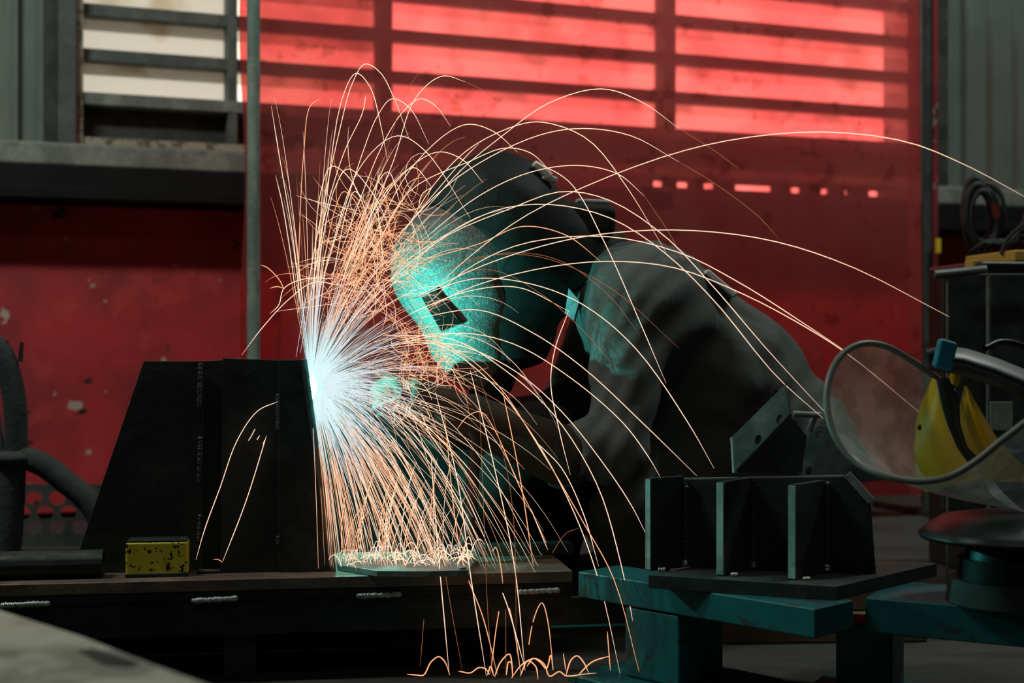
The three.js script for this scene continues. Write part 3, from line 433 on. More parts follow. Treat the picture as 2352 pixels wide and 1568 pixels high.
// ------------------------------------------------------------------ face shield
const fs = thing('face_shield', 'clear face shield with yellow headgear lying on the vice', 'face shield');
{ const rimPx = [[2352, 972, 1.86], [2300, 1012, 1.87], [2240, 1060, 1.88], [2180, 1094, 1.89], [2110, 1105, 1.9], [2030, 1091, 1.92], [1965, 1060, 1.95], [1920, 1005, 1.97], [1899, 930, 1.99], [1907, 860, 2.01], [1937, 811, 2.03], [1982, 789, 2.05], [2035, 795, 2.07], [2090, 825, 2.09], [2150, 866, 2.11]];
  const rim = rimPx.map((q) => PK(...q)), crv = new THREE.CatmullRomCurve3([PK(2440, 900, 1.86), ...rim, PK(2190, 900, 2.13)], false, 'centripetal');
  part(fs, 'visor_rim', new THREE.TubeGeometry(crv, 90, 0.0056, 8), M.visorRim);
  // the clear sheet bulges from the rim backwards and down to the right
  const n = 60, m = 12, pos = [], idx = [];
  for (let i = 0; i <= n; i++) { const a = crv.getPoint(i / n), t = i / n; const back = PK(2215 + 190 * (1 - t), 1195 - 190 * Math.pow(t, 1.7), 2.03 + 0.16 * t); const ctl = a.clone().lerp(back, 0.42).add(V(-0.012, -0.03 * (1 - t), -0.06)); const c3 = new THREE.QuadraticBezierCurve3(a, ctl, back);
    for (let j = 0; j <= m; j++) { const p = c3.getPoint(j / m); pos.push(p.x, p.y, p.z); } }
  for (let i = 0; i < n; i++) for (let j = 0; j < m; j++) { const a = i * (m + 1) + j, b = a + m + 1; idx.push(a, b, a + 1, b, b + 1, a + 1); }
  let g = new THREE.BufferGeometry(); g.setAttribute('position', new THREE.Float32BufferAttribute(pos, 3)); g.setIndex(idx); g.computeVertexNormals();
  part(fs, 'visor_sheet', g, M.visor, 'clear scratched visor sheet');
  const yp = { p: PK(2170, 1000, 2.11), n: V(-0.35, 0.1, 0.93).normalize() };
  const shell = (L, R, d0, d1, bulge) => { const pos2 = [], id = [], K = 10; L.forEach((a, i) => { const b = R[i]; for (let k = 0; k <= K; k++) { const u = k / K; const q = PK(a[0] + (b[0] - a[0]) * u, a[1] + (b[1] - a[1]) * u, d0 + (d1 - d0) * u - bulge * Math.sin(u * Math.PI)); pos2.push(q.x, q.y, q.z); } }); for (let i = 0; i < L.length - 1; i++) for (let k = 0; k < K; k++) { const a = i * (K + 1) + k, b = a + K + 1; id.push(a, b, a + 1, b, b + 1, a + 1); } const s = new THREE.BufferGeometry(); s.setAttribute('position', new THREE.Float32BufferAttribute(pos2, 3)); s.setIndex(id); s.computeVertexNormals();
    const s2 = s.clone(); s2.translate(0, 0, -0.003); const ix = s2.index.array; for (let i = 0; i < ix.length; i += 3) { const t = ix[i]; ix[i] = ix[i + 1]; ix[i + 1] = t; } s2.computeVertexNormals(); return [s, s2]; };
  part(fs, 'headgear_shell', shell([[2142, 868], [2118, 920], [2104, 975], [2100, 1030], [2106, 1085], [2125, 1130]], [[2150, 872], [2160, 925], [2175, 975], [2196, 1025], [2222, 1062], [2250, 1100]], 2.08, 2.03, 0.009), M.yellowPlastic, 'bright yellow side shell');
  part(fs, 'headgear_shell', shell([[2216, 886], [2206, 930], [2207, 970], [2216, 1010], [2232, 1052], [2260, 1105]], [[2222, 888], [2242, 925], [2264, 962], [2286, 1000], [2330, 1050], [2400, 1110]], 2.12, 2.08, 0.009), M.yellowPlastic, 'bright yellow far shell');
  part(fs, 'headgear_shell', shell([[2182, 857], [2180, 868], [2184, 880]], [[2206, 858], [2206, 872], [2200, 888]], 2.1, 2.1, 0.004), M.yellowPlastic);
  part(fs, 'head_strap', shell([[2152, 868], [2163, 920], [2177, 975], [2200, 1030], [2228, 1068]], [[2180, 868], [2203, 920], [2206, 975], [2222, 1025], [2250, 1056]], 2.1, 2.09, 0.004), M.blackPlastic, 'black strap');
  for (const [x, y] of [[2141, 906], [2113, 981]]) part(fs, 'rivet', ellip(PK(x, y, 2.035 + (x > 2130 ? 0.03 : 0.035)), 0.0045, 0.005, 0.004), M.blackPlastic);
  part(fs, 'brow_band', shell([[2155, 790], [2220, 800], [2290, 822], [2360, 850], [2440, 880]], [[2148, 850], [2210, 862], [2280, 885], [2350, 915], [2440, 950]], 2.09, 2.08, 0.03), M.blackPlastic, 'black brow band');
  part(fs, 'band_end', box(PK(2170, 815, 2.06), 0.034, 0.050, 0.016, 0.25, 0.007, -0.25), M.bluePlastic, 'blue cap at the end of the band');
  part(fs, 'adjuster_knob', rod(PK(2128, 818, 2.11), PK(2150, 812, 2.11), 0.012, 0.012, 12), M.rubber);
  part(fs, 'crown_strap', tube([PK(2262, 800, 2.16), PK(2300, 785, 2.18), PK(2360, 800, 2.2), PK(2420, 850, 2.2)], 0.006, 20, 8), M.blackPlastic); }

// ------------------------------------------------------------------ right background: trolley frame, machine, cables
const tro = thing('tube_trolley', 'dark steel tube trolley frame with grey top rail right of the curtain', 'trolley');
{ const d = 3.55, top0 = P(2147, 630, d), top1 = P(2266, 618, d);
  part(tro, 'top_rail', rod(top0, top1, 0.011, 0.011, 4), M.steelBare);
  part(tro, 'post', (() => { const a = P(2176, 645, d); return rod(V(a.x, 0, a.z), a, 0.0035); })(), M.steelBare);
  part(tro, 'post', (() => { const a = P(2270, 630, d); return rod(V(a.x, 0, a.z), a, 0.0055); })(), M.steelBare);
  part(tro, 'back_panel', box(P(2262, 900, d + 0.06), 0.22, 0.60, 0.02, 0, 0.004), M.steelDark);
  part(tro, 'shelf', box(V(P(2240, 784, d).x, 0.35, -d - 0.02), 0.2, 0.02, 0.14), M.steelDark);
  part(tro, 'label_plate', box(P(2300, 955, d - 0.02), 0.055, 0.07, 0.006, 0, 0.001), M.postGrey); }
const mach = thing('welding_machine', 'dark welding power source with yellow band behind the trolley', 'machine');
{ const d = 3.95; const c = P(2330, 800, d); const w = 0.40; const topY = P(2300, 575, d).y;
  part(mach, 'cabinet', box(V(c.x + 0.02, (topY - 0.04) / 2, c.z), w, topY - 0.04, 0.34, 0.12, 0.01), M.blackPlastic);
  part(mach, 'yellow_band', box(V(P(2325, 592, d).x + 0.04, topY - 0.024, c.z + 0.0), 0.22, 0.030, 0.30, 0.12, 0.004), M.yellowDull, 'yellow band');
  part(mach, 'yellow_corner', box(V(P(2194, 606, d).x, topY - 0.045, c.z + 0.14), 0.016, 0.018, 0.05, 0.12, 0.002), M.yellowDull);
  part(mach, 'handle', tube([P(2300, 585, d - 0.1), P(2310, 555, d - 0.1), P(2345, 520, d - 0.1), P(2380, 500, d - 0.1)], 0.006, 16, 8), M.rubber); }
const coil = thing('hanging_cable_coil', 'coil of black cables hanging on the wall right of the curtain', 'cable');
for (let i = 0; i < 9; i++) { const c = P(2256 + rr(-10, 10), 492 + rr(-8, 20), 4.6 + i * 0.012); const g = new THREE.TorusGeometry(1, 0.12, 8, 30); const sx = rr(0.04, 0.062), sy = rr(0.075, 0.11); g.scale(sx, sy, 0.06); g.rotateY(rr(-0.3, 0.3)); g.rotateZ(rr(-0.15, 0.15)); g.translate(c.x, c.y, c.z); part(coil, 'cable_loop', g, M.rubber); }
part(coil, 'red_plug', rod(P(2283, 468, 4.58), P(2290, 500, 4.58), 0.012, 0.009), std({ color: new THREE.Color().setRGB(0.16, 0.012, 0.014), roughness: 0.5 }), 'dark red plug');
part(coil, 'hook', rod(P(2256, 440, 4.6), onPlane(2256, 420, { p: hp(0, 0, 0.02), n: WALL.n }), 0.006), M.steelDark);
for (let i = 0; i < 5; i++) single('loose_cable', tube([P(2215 + i * 14, 600 - i * 4, 4.35), P(2240 + i * 16, 566 - i * 3, 4.3), P(2290 + i * 9, 552 + i * 5, 4.3), P(2370, 560 - i * 22, 4.3), P(2500, 600, 4.2), V(1.9, 0.02, -4.1 - i * 0.05)], 0.005, 30, 6), M.rubber, 'thin black cable draped in a tangle over the welding machine', 'cable', 'loose cables over the machine');

// ------------------------------------------------------------------ the welder
function sdCone(p, a, b, ra, rb) { const bx = b.x - a.x, by = b.y - a.y, bz = b.z - a.z, px = p[0] - a.x, py = p[1] - a.y, pz = p[2] - a.z; const t = Math.max(0, Math.min(1, (px * bx + py * by + pz * bz) / (bx * bx + by * by + bz * bz + 1e-9))); const dx = px - bx * t, dy = py - by * t, dz = pz - bz * t; return Math.sqrt(dx * dx + dy * dy + dz * dz) - (ra + (rb - ra) * t); }
const smin = (a, b, k) => { const h = Math.max(k - Math.abs(a - b), 0) / k; return Math.min(a, b) - h * h * k * 0.25; };
function field(bones, k, extra) { return (p) => { let d = 1e9; for (const [a, b, ra, rb, kk] of bones) d = smin(d, sdCone(p, a, b, ra, rb), kk || k); return extra ? extra(p, d) : d; }; }
function surfaceNets(sdf, lo, hi, cell) {
  const nx = Math.ceil((hi.x - lo.x) / cell) + 1, ny = Math.ceil((hi.y - lo.y) / cell) + 1, nz = Math.ceil((hi.z - lo.z) / cell) + 1; const F = new Float32Array(nx * ny * nz);
  for (let z = 0, i = 0; z < nz; z++) for (let y = 0; y < ny; y++) for (let x = 0; x < nx; x++, i++) F[i] = sdf([lo.x + x * cell, lo.y + y * cell, lo.z + z * cell]);
  const id = new Int32Array(nx * ny * nz).fill(-1), pos = [], idx = []; const at = (x, y, z) => x + nx * (y + ny * z);
  for (let z = 0; z < nz - 1; z++) for (let y = 0; y < ny - 1; y++) for (let x = 0; x < nx - 1; x++) {
    let n = 0, sx = 0, sy = 0, sz = 0; const v = []; for (let c = 0; c < 8; c++) v.push(F[at(x + (c & 1), y + (c >> 1 & 1), z + (c >> 2))]);
    for (let a = 0; a < 8; a++) for (const bit of [1, 2, 4]) { if (a & bit) continue; const b = a | bit; if ((v[a] < 0) === (v[b] < 0)) continue; const t = v[a] / (v[a] - v[b]); sx += (a & 1) + (bit === 1 ? t : 0); sy += (a >> 1 & 1) + (bit === 2 ? t : 0); sz += (a >> 2) + (bit === 4 ? t : 0); n++; }
    if (n) { id[at(x, y, z)] = pos.length / 3; pos.push(lo.x + (x + sx / n) * cell, lo.y + (y + sy / n) * cell, lo.z + (z + sz / n) * cell); }
  }
  const quad = (a, b, c, d, flip) => { if (a < 0 || b < 0 || c < 0 || d < 0) return; flip ? idx.push(a, c, b, a, d, c) : idx.push(a, b, c, a, c, d); };
  for (let z = 1; z < nz - 1; z++) for (let y = 1; y < ny - 1; y++) for (let x = 1; x < nx - 1; x++) {
    const s = F[at(x, y, z)] < 0;
    if (s !== F[at(x + 1, y, z)] < 0) quad(id[at(x, y - 1, z - 1)], id[at(x, y, z - 1)], id[at(x, y, z)], id[at(x, y - 1, z)], !s);
    if (s !== F[at(x, y + 1, z)] < 0) quad(id[at(x - 1, y, z - 1)], id[at(x - 1, y, z)], id[at(x, y, z)], id[at(x, y, z - 1)], !s);
    if (s !== F[at(x, y, z + 1)] < 0) quad(id[at(x - 1, y - 1, z)], id[at(x, y - 1, z)], id[at(x, y, z)], id[at(x - 1, y, z)], !s);
  }
  const g = new THREE.BufferGeometry(); g.setAttribute('position', new THREE.Float32BufferAttribute(pos, 3)); g.setIndex(idx); g.computeVertexNormals(); return g;
}
const welder = thing('person', 'person in grey overalls and black leather welding hood bending over the arc', 'person');
const PB = (x, y, d) => P(x, y, d + 0.06);
const J = { chest: PB(1490, 722, 3.13), chN: PB(1480, 715, 3.03), chF: PB(1480, 715, 3.25), belly: PB(1678, 872, 3.17), bN: PB(1678, 872, 3.10), bF: PB(1678, 872, 3.24), pelvis: PB(1785, 1012, 3.19), pN: PB(1785, 1012, 3.11), pF: PB(1785, 1012, 3.27), neck: PB(1352, 610, 3.14), head: PB(1150, 545, 3.07),
  shN: PB(1452, 706, 2.95), elN: PB(1412, 1032, 2.88), cuN: PB(1295, 1050, 2.85), wrN: P(1085, 960, 2.86), shF: PB(1400, 715, 3.31), elF: PB(1296, 955, 3.32), cuF: PB(1262, 962, 3.29), wrF: P(1020, 985, 3.02),
  hiN: PB(1760, 1050, 3.10), knN: PB(1425, 1165, 3.12), hiF: PB(1760, 1050, 3.32), knF: PB(1390, 1150, 3.40) };
const an = (k, dx) => V(k.x + dx, 0.09, k.z - 0.03), toe = (k, dx) => V(k.x + dx - 0.15, 0.045, k.z - 0.02);
{ const fold = (p) => { const [x, y, z] = p; return 0.0085 * Math.sin(26 * (x * 0.8 + y * 0.6) + 6 * Math.sin(7 * y + 4 * z) + 3 * Math.sin(13 * x - 8 * z)) * Math.pow(0.5 + 0.5 * Math.sin(9 * x - 12 * y + 5 * z + 2 * Math.sin(6 * x)), 1.5) + 0.0032 * Math.sin(85 * (y * 0.8 - x * 0.5) + 5 * Math.sin(17 * x + 11 * z)); };
  const bones = [[J.chN, J.chF, 0.14, 0.14], [J.chest, J.belly, 0.155, 0.15], [J.bN, J.bF, 0.145, 0.145], [J.belly, J.pelvis, 0.15, 0.165], [J.pN, J.pF, 0.155, 0.155], [J.neck, J.chest, 0.075, 0.12],
    [J.shN, J.elN, 0.088, 0.064, 0.04], [J.elN, J.cuN, 0.064, 0.058, 0.03], [J.shF, J.elF, 0.085, 0.06, 0.04], [J.elF, J.cuF, 0.058, 0.052, 0.03],
    [J.hiN, J.knN, 0.115, 0.08], [J.knN, an(J.knN, 0.06), 0.078, 0.058, 0.03], [an(J.knN, 0.06), toe(J.knN, 0.06), 0.05, 0.042, 0.02], [J.hiF, J.knF, 0.115, 0.08], [J.knF, an(J.knF, 0.05), 0.078, 0.058, 0.03], [an(J.knF, 0.05), toe(J.knF, 0.05), 0.05, 0.042, 0.02],
    [J.neck, J.head, 0.06, 0.10], [PB(1560, 920, 3.14), PB(1600, 1080, 3.12), 0.13, 0.13]];
  const sdf = field(bones, 0.05, (p, d) => d > 0.05 ? d : d + fold(p));
  const bb = new THREE.Box3(); for (const [a, b, ra] of bones) { bb.expandByPoint(a); bb.expandByPoint(b); } bb.expandByScalar(0.19); bb.min.y = -0.02;
  part(welder, 'body', surfaceNets(sdf, bb.min, bb.max, 0.0115), M.fabric, 'grey cotton overalls');
  // collar standing at the neck, cuff rings
  part(welder, 'collar', (() => { const q = [PB(1306, 662, 3.0), PB(1330, 690, 2.985), PB(1318, 735, 2.985), PB(1297, 720, 3.0), PB(1312, 668, 3.03), PB(1334, 694, 3.01), PB(1322, 738, 3.01)]; return new ConvexGeometry(q); })(), M.fabricCollar, 'pale collar flap');
  part(welder, 'apron', (() => { const bn = [[PB(1335, 900, 3.1), PB(1240, 1000, 3.12), 0.05, 0.085], [PB(1240, 1000, 2.97), PB(1140, 1130, 2.98), 0.08, 0.08], [PB(1240, 1000, 3.26), PB(1130, 1180, 3.28), 0.08, 0.085], [PB(1140, 1130, 2.98), PB(1120, 1250, 3.10), 0.08, 0.07], [PB(1130, 1180, 3.28), PB(1120, 1290, 3.28), 0.085, 0.07], [PB(1340, 1000, 3.12), PB(1240, 1250, 3.16), 0.09, 0.09]]; const bx = new THREE.Box3(); for (const [p, q] of bn) { bx.expandByPoint(p); bx.expandByPoint(q); } bx.expandByScalar(0.14); return surfaceNets(field(bn, 0.06, (p, d) => d + 0.004 * Math.sin(26 * p[0] + 9 * Math.sin(8 * p[1]))), bx.min, bx.max, 0.012); })(), M.apron, 'dark brown leather apron');
  // gloves: gauntlet, palm, four curled fingers and a thumb closed on the torch handle
  const glove = (cu, wr, gripA, gripB, up) => { const d = gripB.clone().sub(gripA).normalize(), pc = wr.clone().lerp(gripA.clone().lerp(gripB, 0.5), 0.55); const b2 = [[cu, wr, 0.064, 0.046], [wr, pc, 0.044, 0.036]];
    const o1 = wr.clone().sub(gripA.clone().lerp(gripB, 0.5)); o1.addScaledVector(d, -o1.dot(d)).normalize(); const o2 = d.clone().cross(o1).normalize();
    for (let i = 0; i < 4; i++) { const c = gripA.clone().lerp(gripB, 0.14 + 0.24 * i), R = 0.030, len = [0.9, 1, 0.95, 0.8][i]; const pt = (an2, r2) => c.clone().addScaledVector(o1, Math.cos(an2) * r2).addScaledVector(o2, Math.sin(an2) * r2); const a0 = pt(0.5, R + 0.008), a1 = pt(1.35, R + 0.004), a2 = pt(1.35 + 0.9 * len, R), a3 = pt(1.35 + 1.8 * len, R - 0.003); b2.push([a0, a1, 0.0150, 0.0142, 0.008], [a1, a2, 0.0142, 0.0132, 0.006], [a2, a3, 0.0132, 0.012, 0.006], [pc, a0, 0.03, 0.014, 0.02]); }
    { const c = gripA.clone().lerp(gripB, 0.08), pt = (an2, r2, k) => c.clone().addScaledVector(o1, Math.cos(an2) * r2).addScaledVector(o2, Math.sin(an2) * r2).addScaledVector(d, k); const t0 = pt(-0.5, 0.036, 0.01), t1 = pt(-1.2, 0.036, -0.006), t2 = pt(-2.0, 0.031, -0.014); b2.push([pc, t0, 0.026, 0.016, 0.02], [t0, t1, 0.015, 0.013, 0.008], [t1, t2, 0.013, 0.0115, 0.006]); }
    const s = field(b2, 0.014); const box3 = new THREE.Box3(); for (const [a, b] of b2) { box3.expandByPoint(a); box3.expandByPoint(b); } box3.expandByScalar(0.085); return surfaceNets(s, box3.min, box3.max, 0.0055); };
  part(welder, 'glove', glove(PB(1300, 1050, 2.852), J.wrN, P(935, 915, 2.795), P(1025, 945, 2.82), 1), M.gloveBrown, 'dark brown leather gauntlet');
  part(welder, 'glove', glove(PB(1280, 960, 3.30), J.wrF, P(888, 905, 2.84), P(948, 930, 2.89), 1), M.gloveBrown, 'dark brown leather gauntlet'); }
// hood and leather mask
const PH = (x, y, d) => P(x, y, d + 0.125);
{ const dome = [[PH(1135, 505, 3.0), PH(1140, 520, 3.02), 0.150, 0.150], [PH(1150, 540, 3.0), PH(1260, 580, 3.06), 0.15, 0.125], [PH(1260, 590, 3.06), PH(1345, 600, 3.09), 0.12, 0.105], [PH(1180, 640, 3.02), PH(1190, 760, 3.02), 0.13, 0.085], [PH(1150, 600, 3.0), PH(1120, 740, 2.99), 0.14, 0.09], [PH(1130, 760, 2.985), PH(1125, 880, 2.975), 0.085, 0.05]];
  const s1 = field(dome, 0.04, (p, d) => d > 0.04 ? d : d + 0.003 * Math.sin(30 * (p[0] + p[1]) + 6 * Math.sin(12 * p[1])));
  const bb = new THREE.Box3(); for (const [a, b] of dome) { bb.expandByPoint(a); bb.expandByPoint(b); } bb.expandByScalar(0.18);
  part(welder, 'leather_hood', surfaceNets(s1, bb.min, bb.max, 0.009), M.leatherBlack, 'black leather hood');
  const face = [[PH(1085, 575, 2.975), PH(1050, 618, 2.965), 0.125, 0.134], [PH(1050, 618, 2.965), PH(1078, 770, 2.96), 0.132, 0.082], [PH(1078, 770, 2.96), PH(1100, 840, 2.965), 0.080, 0.055]];
  const s2 = field(face, 0.05, (p, d) => d > 0.04 ? d : d + 0.0018 * Math.sin(60 * p[1] + 30 * p[0]));
  const b3 = new THREE.Box3(); for (const [a, b] of face) { b3.expandByPoint(a); b3.expandByPoint(b); } b3.expandByScalar(0.16);
  part(welder, 'leather_mask', surfaceNets(s2, b3.min, b3.max, 0.007), M.leatherMask, 'scuffed leather face mask lit teal by the arc');
  // lens housing: the face turned to the arc is lit, the window side is black
  const skin = (x, y, out2) => { for (let d = 2.7; d < 3.3; d += 0.002) { const q = P(x, y, d); if (s2([q.x, q.y, q.z]) < 0) return P(x, y, d - out2); } return P(x, y, 3.0); };     // a point on the mask, raised by out2
  const a1 = skin(930, 690, 0.004), a2 = skin(968, 681, 0.016), a3 = skin(1014, 760, 0.016), a4 = skin(978, 756, 0.004), b1 = skin(1004, 661, 0.008), b2 = skin(1063, 742, 0.008), inn = [PH(985, 660, 2.96), PH(1060, 770, 2.96), PH(950, 690, 2.96), PH(1005, 770, 2.96)];
  const lens = part(welder, 'lens_housing', new ConvexGeometry([a1, a2, a3, a4, b1, b2, ...inn]), M.leatherLid, 'raised lens housing with stitched leather edge');
  const nb = b1.clone().sub(a2).cross(a3.clone().sub(a2)).normalize(); if (nb.z < 0) nb.negate();
  const up = (q, k) => q.clone().addScaledVector(nb, k);
  const qs = [[a2, 0.06], [b1, 0], [b2, 0], [a3, 0]].map(([q]) => q.clone().lerp(a2.clone().add(b2).multiplyScalar(0.5), 0.03));
  part(lens, 'lens_window', new ConvexGeometry(qs.flatMap((q) => [up(q, 0.0), up(q, 0.004)])), M.lensBlack, 'black lens window');
  const st = []; for (let i = 0; i < 16; i++) { const t0 = (i + 0.2) / 16, t1 = (i + 0.75) / 16; const l0 = a1.clone().lerp(a2, 0.14).add(V(0, 0, 0.002)), l1 = a4.clone().lerp(a3, 0.14).add(V(0, 0, 0.002)); st.push(rod(l0.clone().lerp(l1, t0), l0.clone().lerp(l1, t1), 0.0011, 0.0011, 5)); }
  part(lens, 'stitching', st, M.thread, 'black stitching');
  part(welder, 'strap_end', [box(PH(1245, 392, 2.93), 0.05, 0.018, 0.02, 0.2, 0.006, -0.75), box(PH(1262, 410, 2.935), 0.034, 0.014, 0.02, 0.2, 0.005, -0.25)], M.paleTape, 'pale strap end at the back of the hood');
  part(welder, 'hood_flap', box(PH(1335, 510, 3.06), 0.135, 0.075, 0.16, 0.1, 0.02, -0.05), M.leatherBlack); part(welder, 'buckle_bar', box(PH(1362, 463, 3.03), 0.075, 0.008, 0.03, 0.1, 0.003, -0.03), M.paleTape, 'shiny buckle bar'); 
  part(welder, 'chest_patch', box(P(1652, 652, 3.10), 0.085, 0.014, 0.06, 0, 0.005, -0.70), M.paleTape, 'pale reflective patch on the upper back'); }
const torch = thing('welding_torch', 'grey welding torch held in brown gloves pointing at the arc', 'torch');
part(torch, 'nozzle', rod(P(764, 915, 2.73), P(824, 942, 2.745), 0.008, 0.010, 18), M.copper);
part(torch, 'neck', tube([P(822, 941, 2.744), P(852, 945, 2.755), P(885, 930, 2.772), P(925, 912, 2.79)], 0.0075, 24, 10), M.steelBare);
part(torch, 'handle', rod(P(915, 909, 2.787), P(1045, 951, 2.826), 0.017, 0.019, 16), M.rubber);
part(torch, 'cable', tube([P(1040, 950, 2.824), P(1085, 985, 2.83), P(1085, 1110, 2.82), P(1075, 1230, 2.80), V(-0.11, 0.208, -2.80), V(-0.16, 0.2075, -2.88), V(-0.20, 0.16, -3.02), V(-0.30, 0.02, -3.12), V(-0.9, 0.016, -3.2)], 0.013, 40, 10), M.rubber);

// ------------------------------------------------------------------ sparks
// glow colours by temperature: white hot near the arc, peach, orange, dull orange
const SP = [glow(0.80, 0.80, 0.82), glow(1.35, 0.89, 0.62), glow(1.25, 0.52, 0.25), glow(0.36, 0.12, 0.055)];
function streakGeo(pts, r, temps, sides = 3) {          // pts: Vector3[], temps: material number per segment
  const n = pts.length, pos = [], nor = [], by = SP.map(() => []); const T = V(), up = V(), u = V(), v = V();
  for (let i = 0; i < n; i++) {
    T.copy(pts[Math.min(n - 1, i + 1)]).sub(pts[Math.max(0, i - 1)]).normalize(); up.set(0.3, 0.2, 0.93); u.crossVectors(up, T).normalize(); v.crossVectors(T, u);
    const t = i / (n - 1), rad = r * Math.min(1, 0.35 + t * 8) * (t > 0.8 ? 1 - 0.75 * (t - 0.8) / 0.2 : 1);
    for (let k = 0; k < sides; k++) { const a = k / sides * Math.PI * 2, c = Math.cos(a), s = Math.sin(a), nx = u.x * c + v.x * s, ny = u.y * c + v.y * s, nz = u.z * c + v.z * s; nor.push(nx, ny, nz); pos.push(pts[i].x + nx * rad, pts[i].y + ny * rad, pts[i].z + nz * rad); }
  }
  for (let i = 0; i < n - 1; i++) for (let k = 0; k < sides; k++) { const a = i * sides + k, b = i * sides + (k + 1) % sides; by[temps[i]].push(a, a + sides, b, b, a + sides, b + sides); }
  return { pos, nor, by, n: n * sides };
}
function toMesh(list) {
  const pos = [], nor = [], idx = SP.map(() => []); let off = 0;
  for (const s of list) { for (const x of s.pos) pos.push(x); for (const x of s.nor) nor.push(x); s.by.forEach((l, m) => { for (const i of l) idx[m].push(i + off); }); off += s.n; }
  const g = new THREE.BufferGeometry(); g.setAttribute('position', new THREE.Float32BufferAttribute(pos, 3)); g.setAttribute('normal', new THREE.Float32BufferAttribute(nor, 3));
  const all = [], mats = []; idx.forEach((l, m) => { if (!l.length) return; g.addGroup(all.length, l.length, mats.length); for (const i of l) all.push(i); mats.push(SP[m]); }); g.setIndex(all);
  return new THREE.Mesh(g, mats.length > 1 ? mats : mats[0]);
}
const sparks = [];                                           // { pts, r, temps, size, family, keep }
function tempOf(p, bias) { const d = p.distanceTo(A0) + bias; return d < 0.17 ? 0 : bias > 0.05 ? 2 : 1; }
function addSpark(pts, r, family, bias = 0, keep = 0, fixed = -1, own) {
  const temps = pts.map((p, i) => fixed >= 0 ? fixed : tempOf(p, bias)); let len = 0; for (let i = 1; i < pts.length; i++) len += pts[i].distanceTo(pts[i - 1]);
  sparks.push({ pts, r, temps, size: len * r, family, keep, own });
}
const FAM = {
  long: ['long spark arc flying from the mask over the welder towards the right', 'long spark arcs over the welder'],
  tall: ['tall spark arc rising in front of the red curtain', 'tall spark arcs before the red curtain'],
  spray: ['fine spark streak spraying right from the arc towards the welder', 'sparks spraying towards the welder'],
  shoot: ['thin spark streak shooting steeply up from the arc', 'thin sparks shooting up'],
  fall: ['spark streak falling past the platform to the floor', 'sparks falling to the floor'],
  floor: ['orange spark bouncing along the floor below the platform', 'sparks bouncing on the floor'],
  hop: ['short spark hop bouncing on the lit steel offcut', 'sparks bouncing on the offcut'],
  left: ['lone spark dropping in front of the dark steel bracket', 'sparks before the bracket'],
  fan: ['fine spark streak fanning out of the white welding arc', 'sparks fanning out of the arc'],
  rain: ['spark streak raining from the arc down onto the offcut', 'sparks raining on the offcut'],
  swarm: ['tiny orange spark curl swarming around the leather mask', 'spark curls around the mask'],
};
// traced streaks: pixels with a depth that runs from the first to the last point
const D0 = 2.75;
const OWN = { long0: 'longest spark arc sweeping over the red curtain to the right picture edge', long1: 'spark arc above the overalls ending at the tube trolley', long2: 'spark arc passing through the face shield view to its yellow shell', long4: 'spark arc crossing the hood and diving along the back of the overalls', long15: 'spark streak striking the pale collar', long16: 'spark streak dropping from the pale collar', long20: 'spark streak curving down in front of the left end of the teal trestle', tall0: 'tallest spark loop peaking against the lowest red window panes', tall1: 'second tallest spark loop just inside the tallest one', tall2: 'leftmost straight spark streak beside the grey curtain pole', tall7: 'spark arc peaking right of the window mullion shadow', fall9: 'narrow spark loop bouncing high from the floor', left0: 'curved spark streak dropping in front of the dark bracket', left1: 'straight spark streak slanting down in front of the dark bracket' };
const count = {};
function traced(px, d0, d1, family, r = 0.0009, fixed = -1) { count[family] = (count[family] ?? -1) + 1; const own = OWN[family + count[family]]; const c = new THREE.CatmullRomCurve3(px.map(([x, y], i) => P(x, y, d0 + (d1 - d0) * i / (px.length - 1))), false, 'centripetal'); addSpark(c.getPoints(30), r, family, 0, 1, fixed, own); }
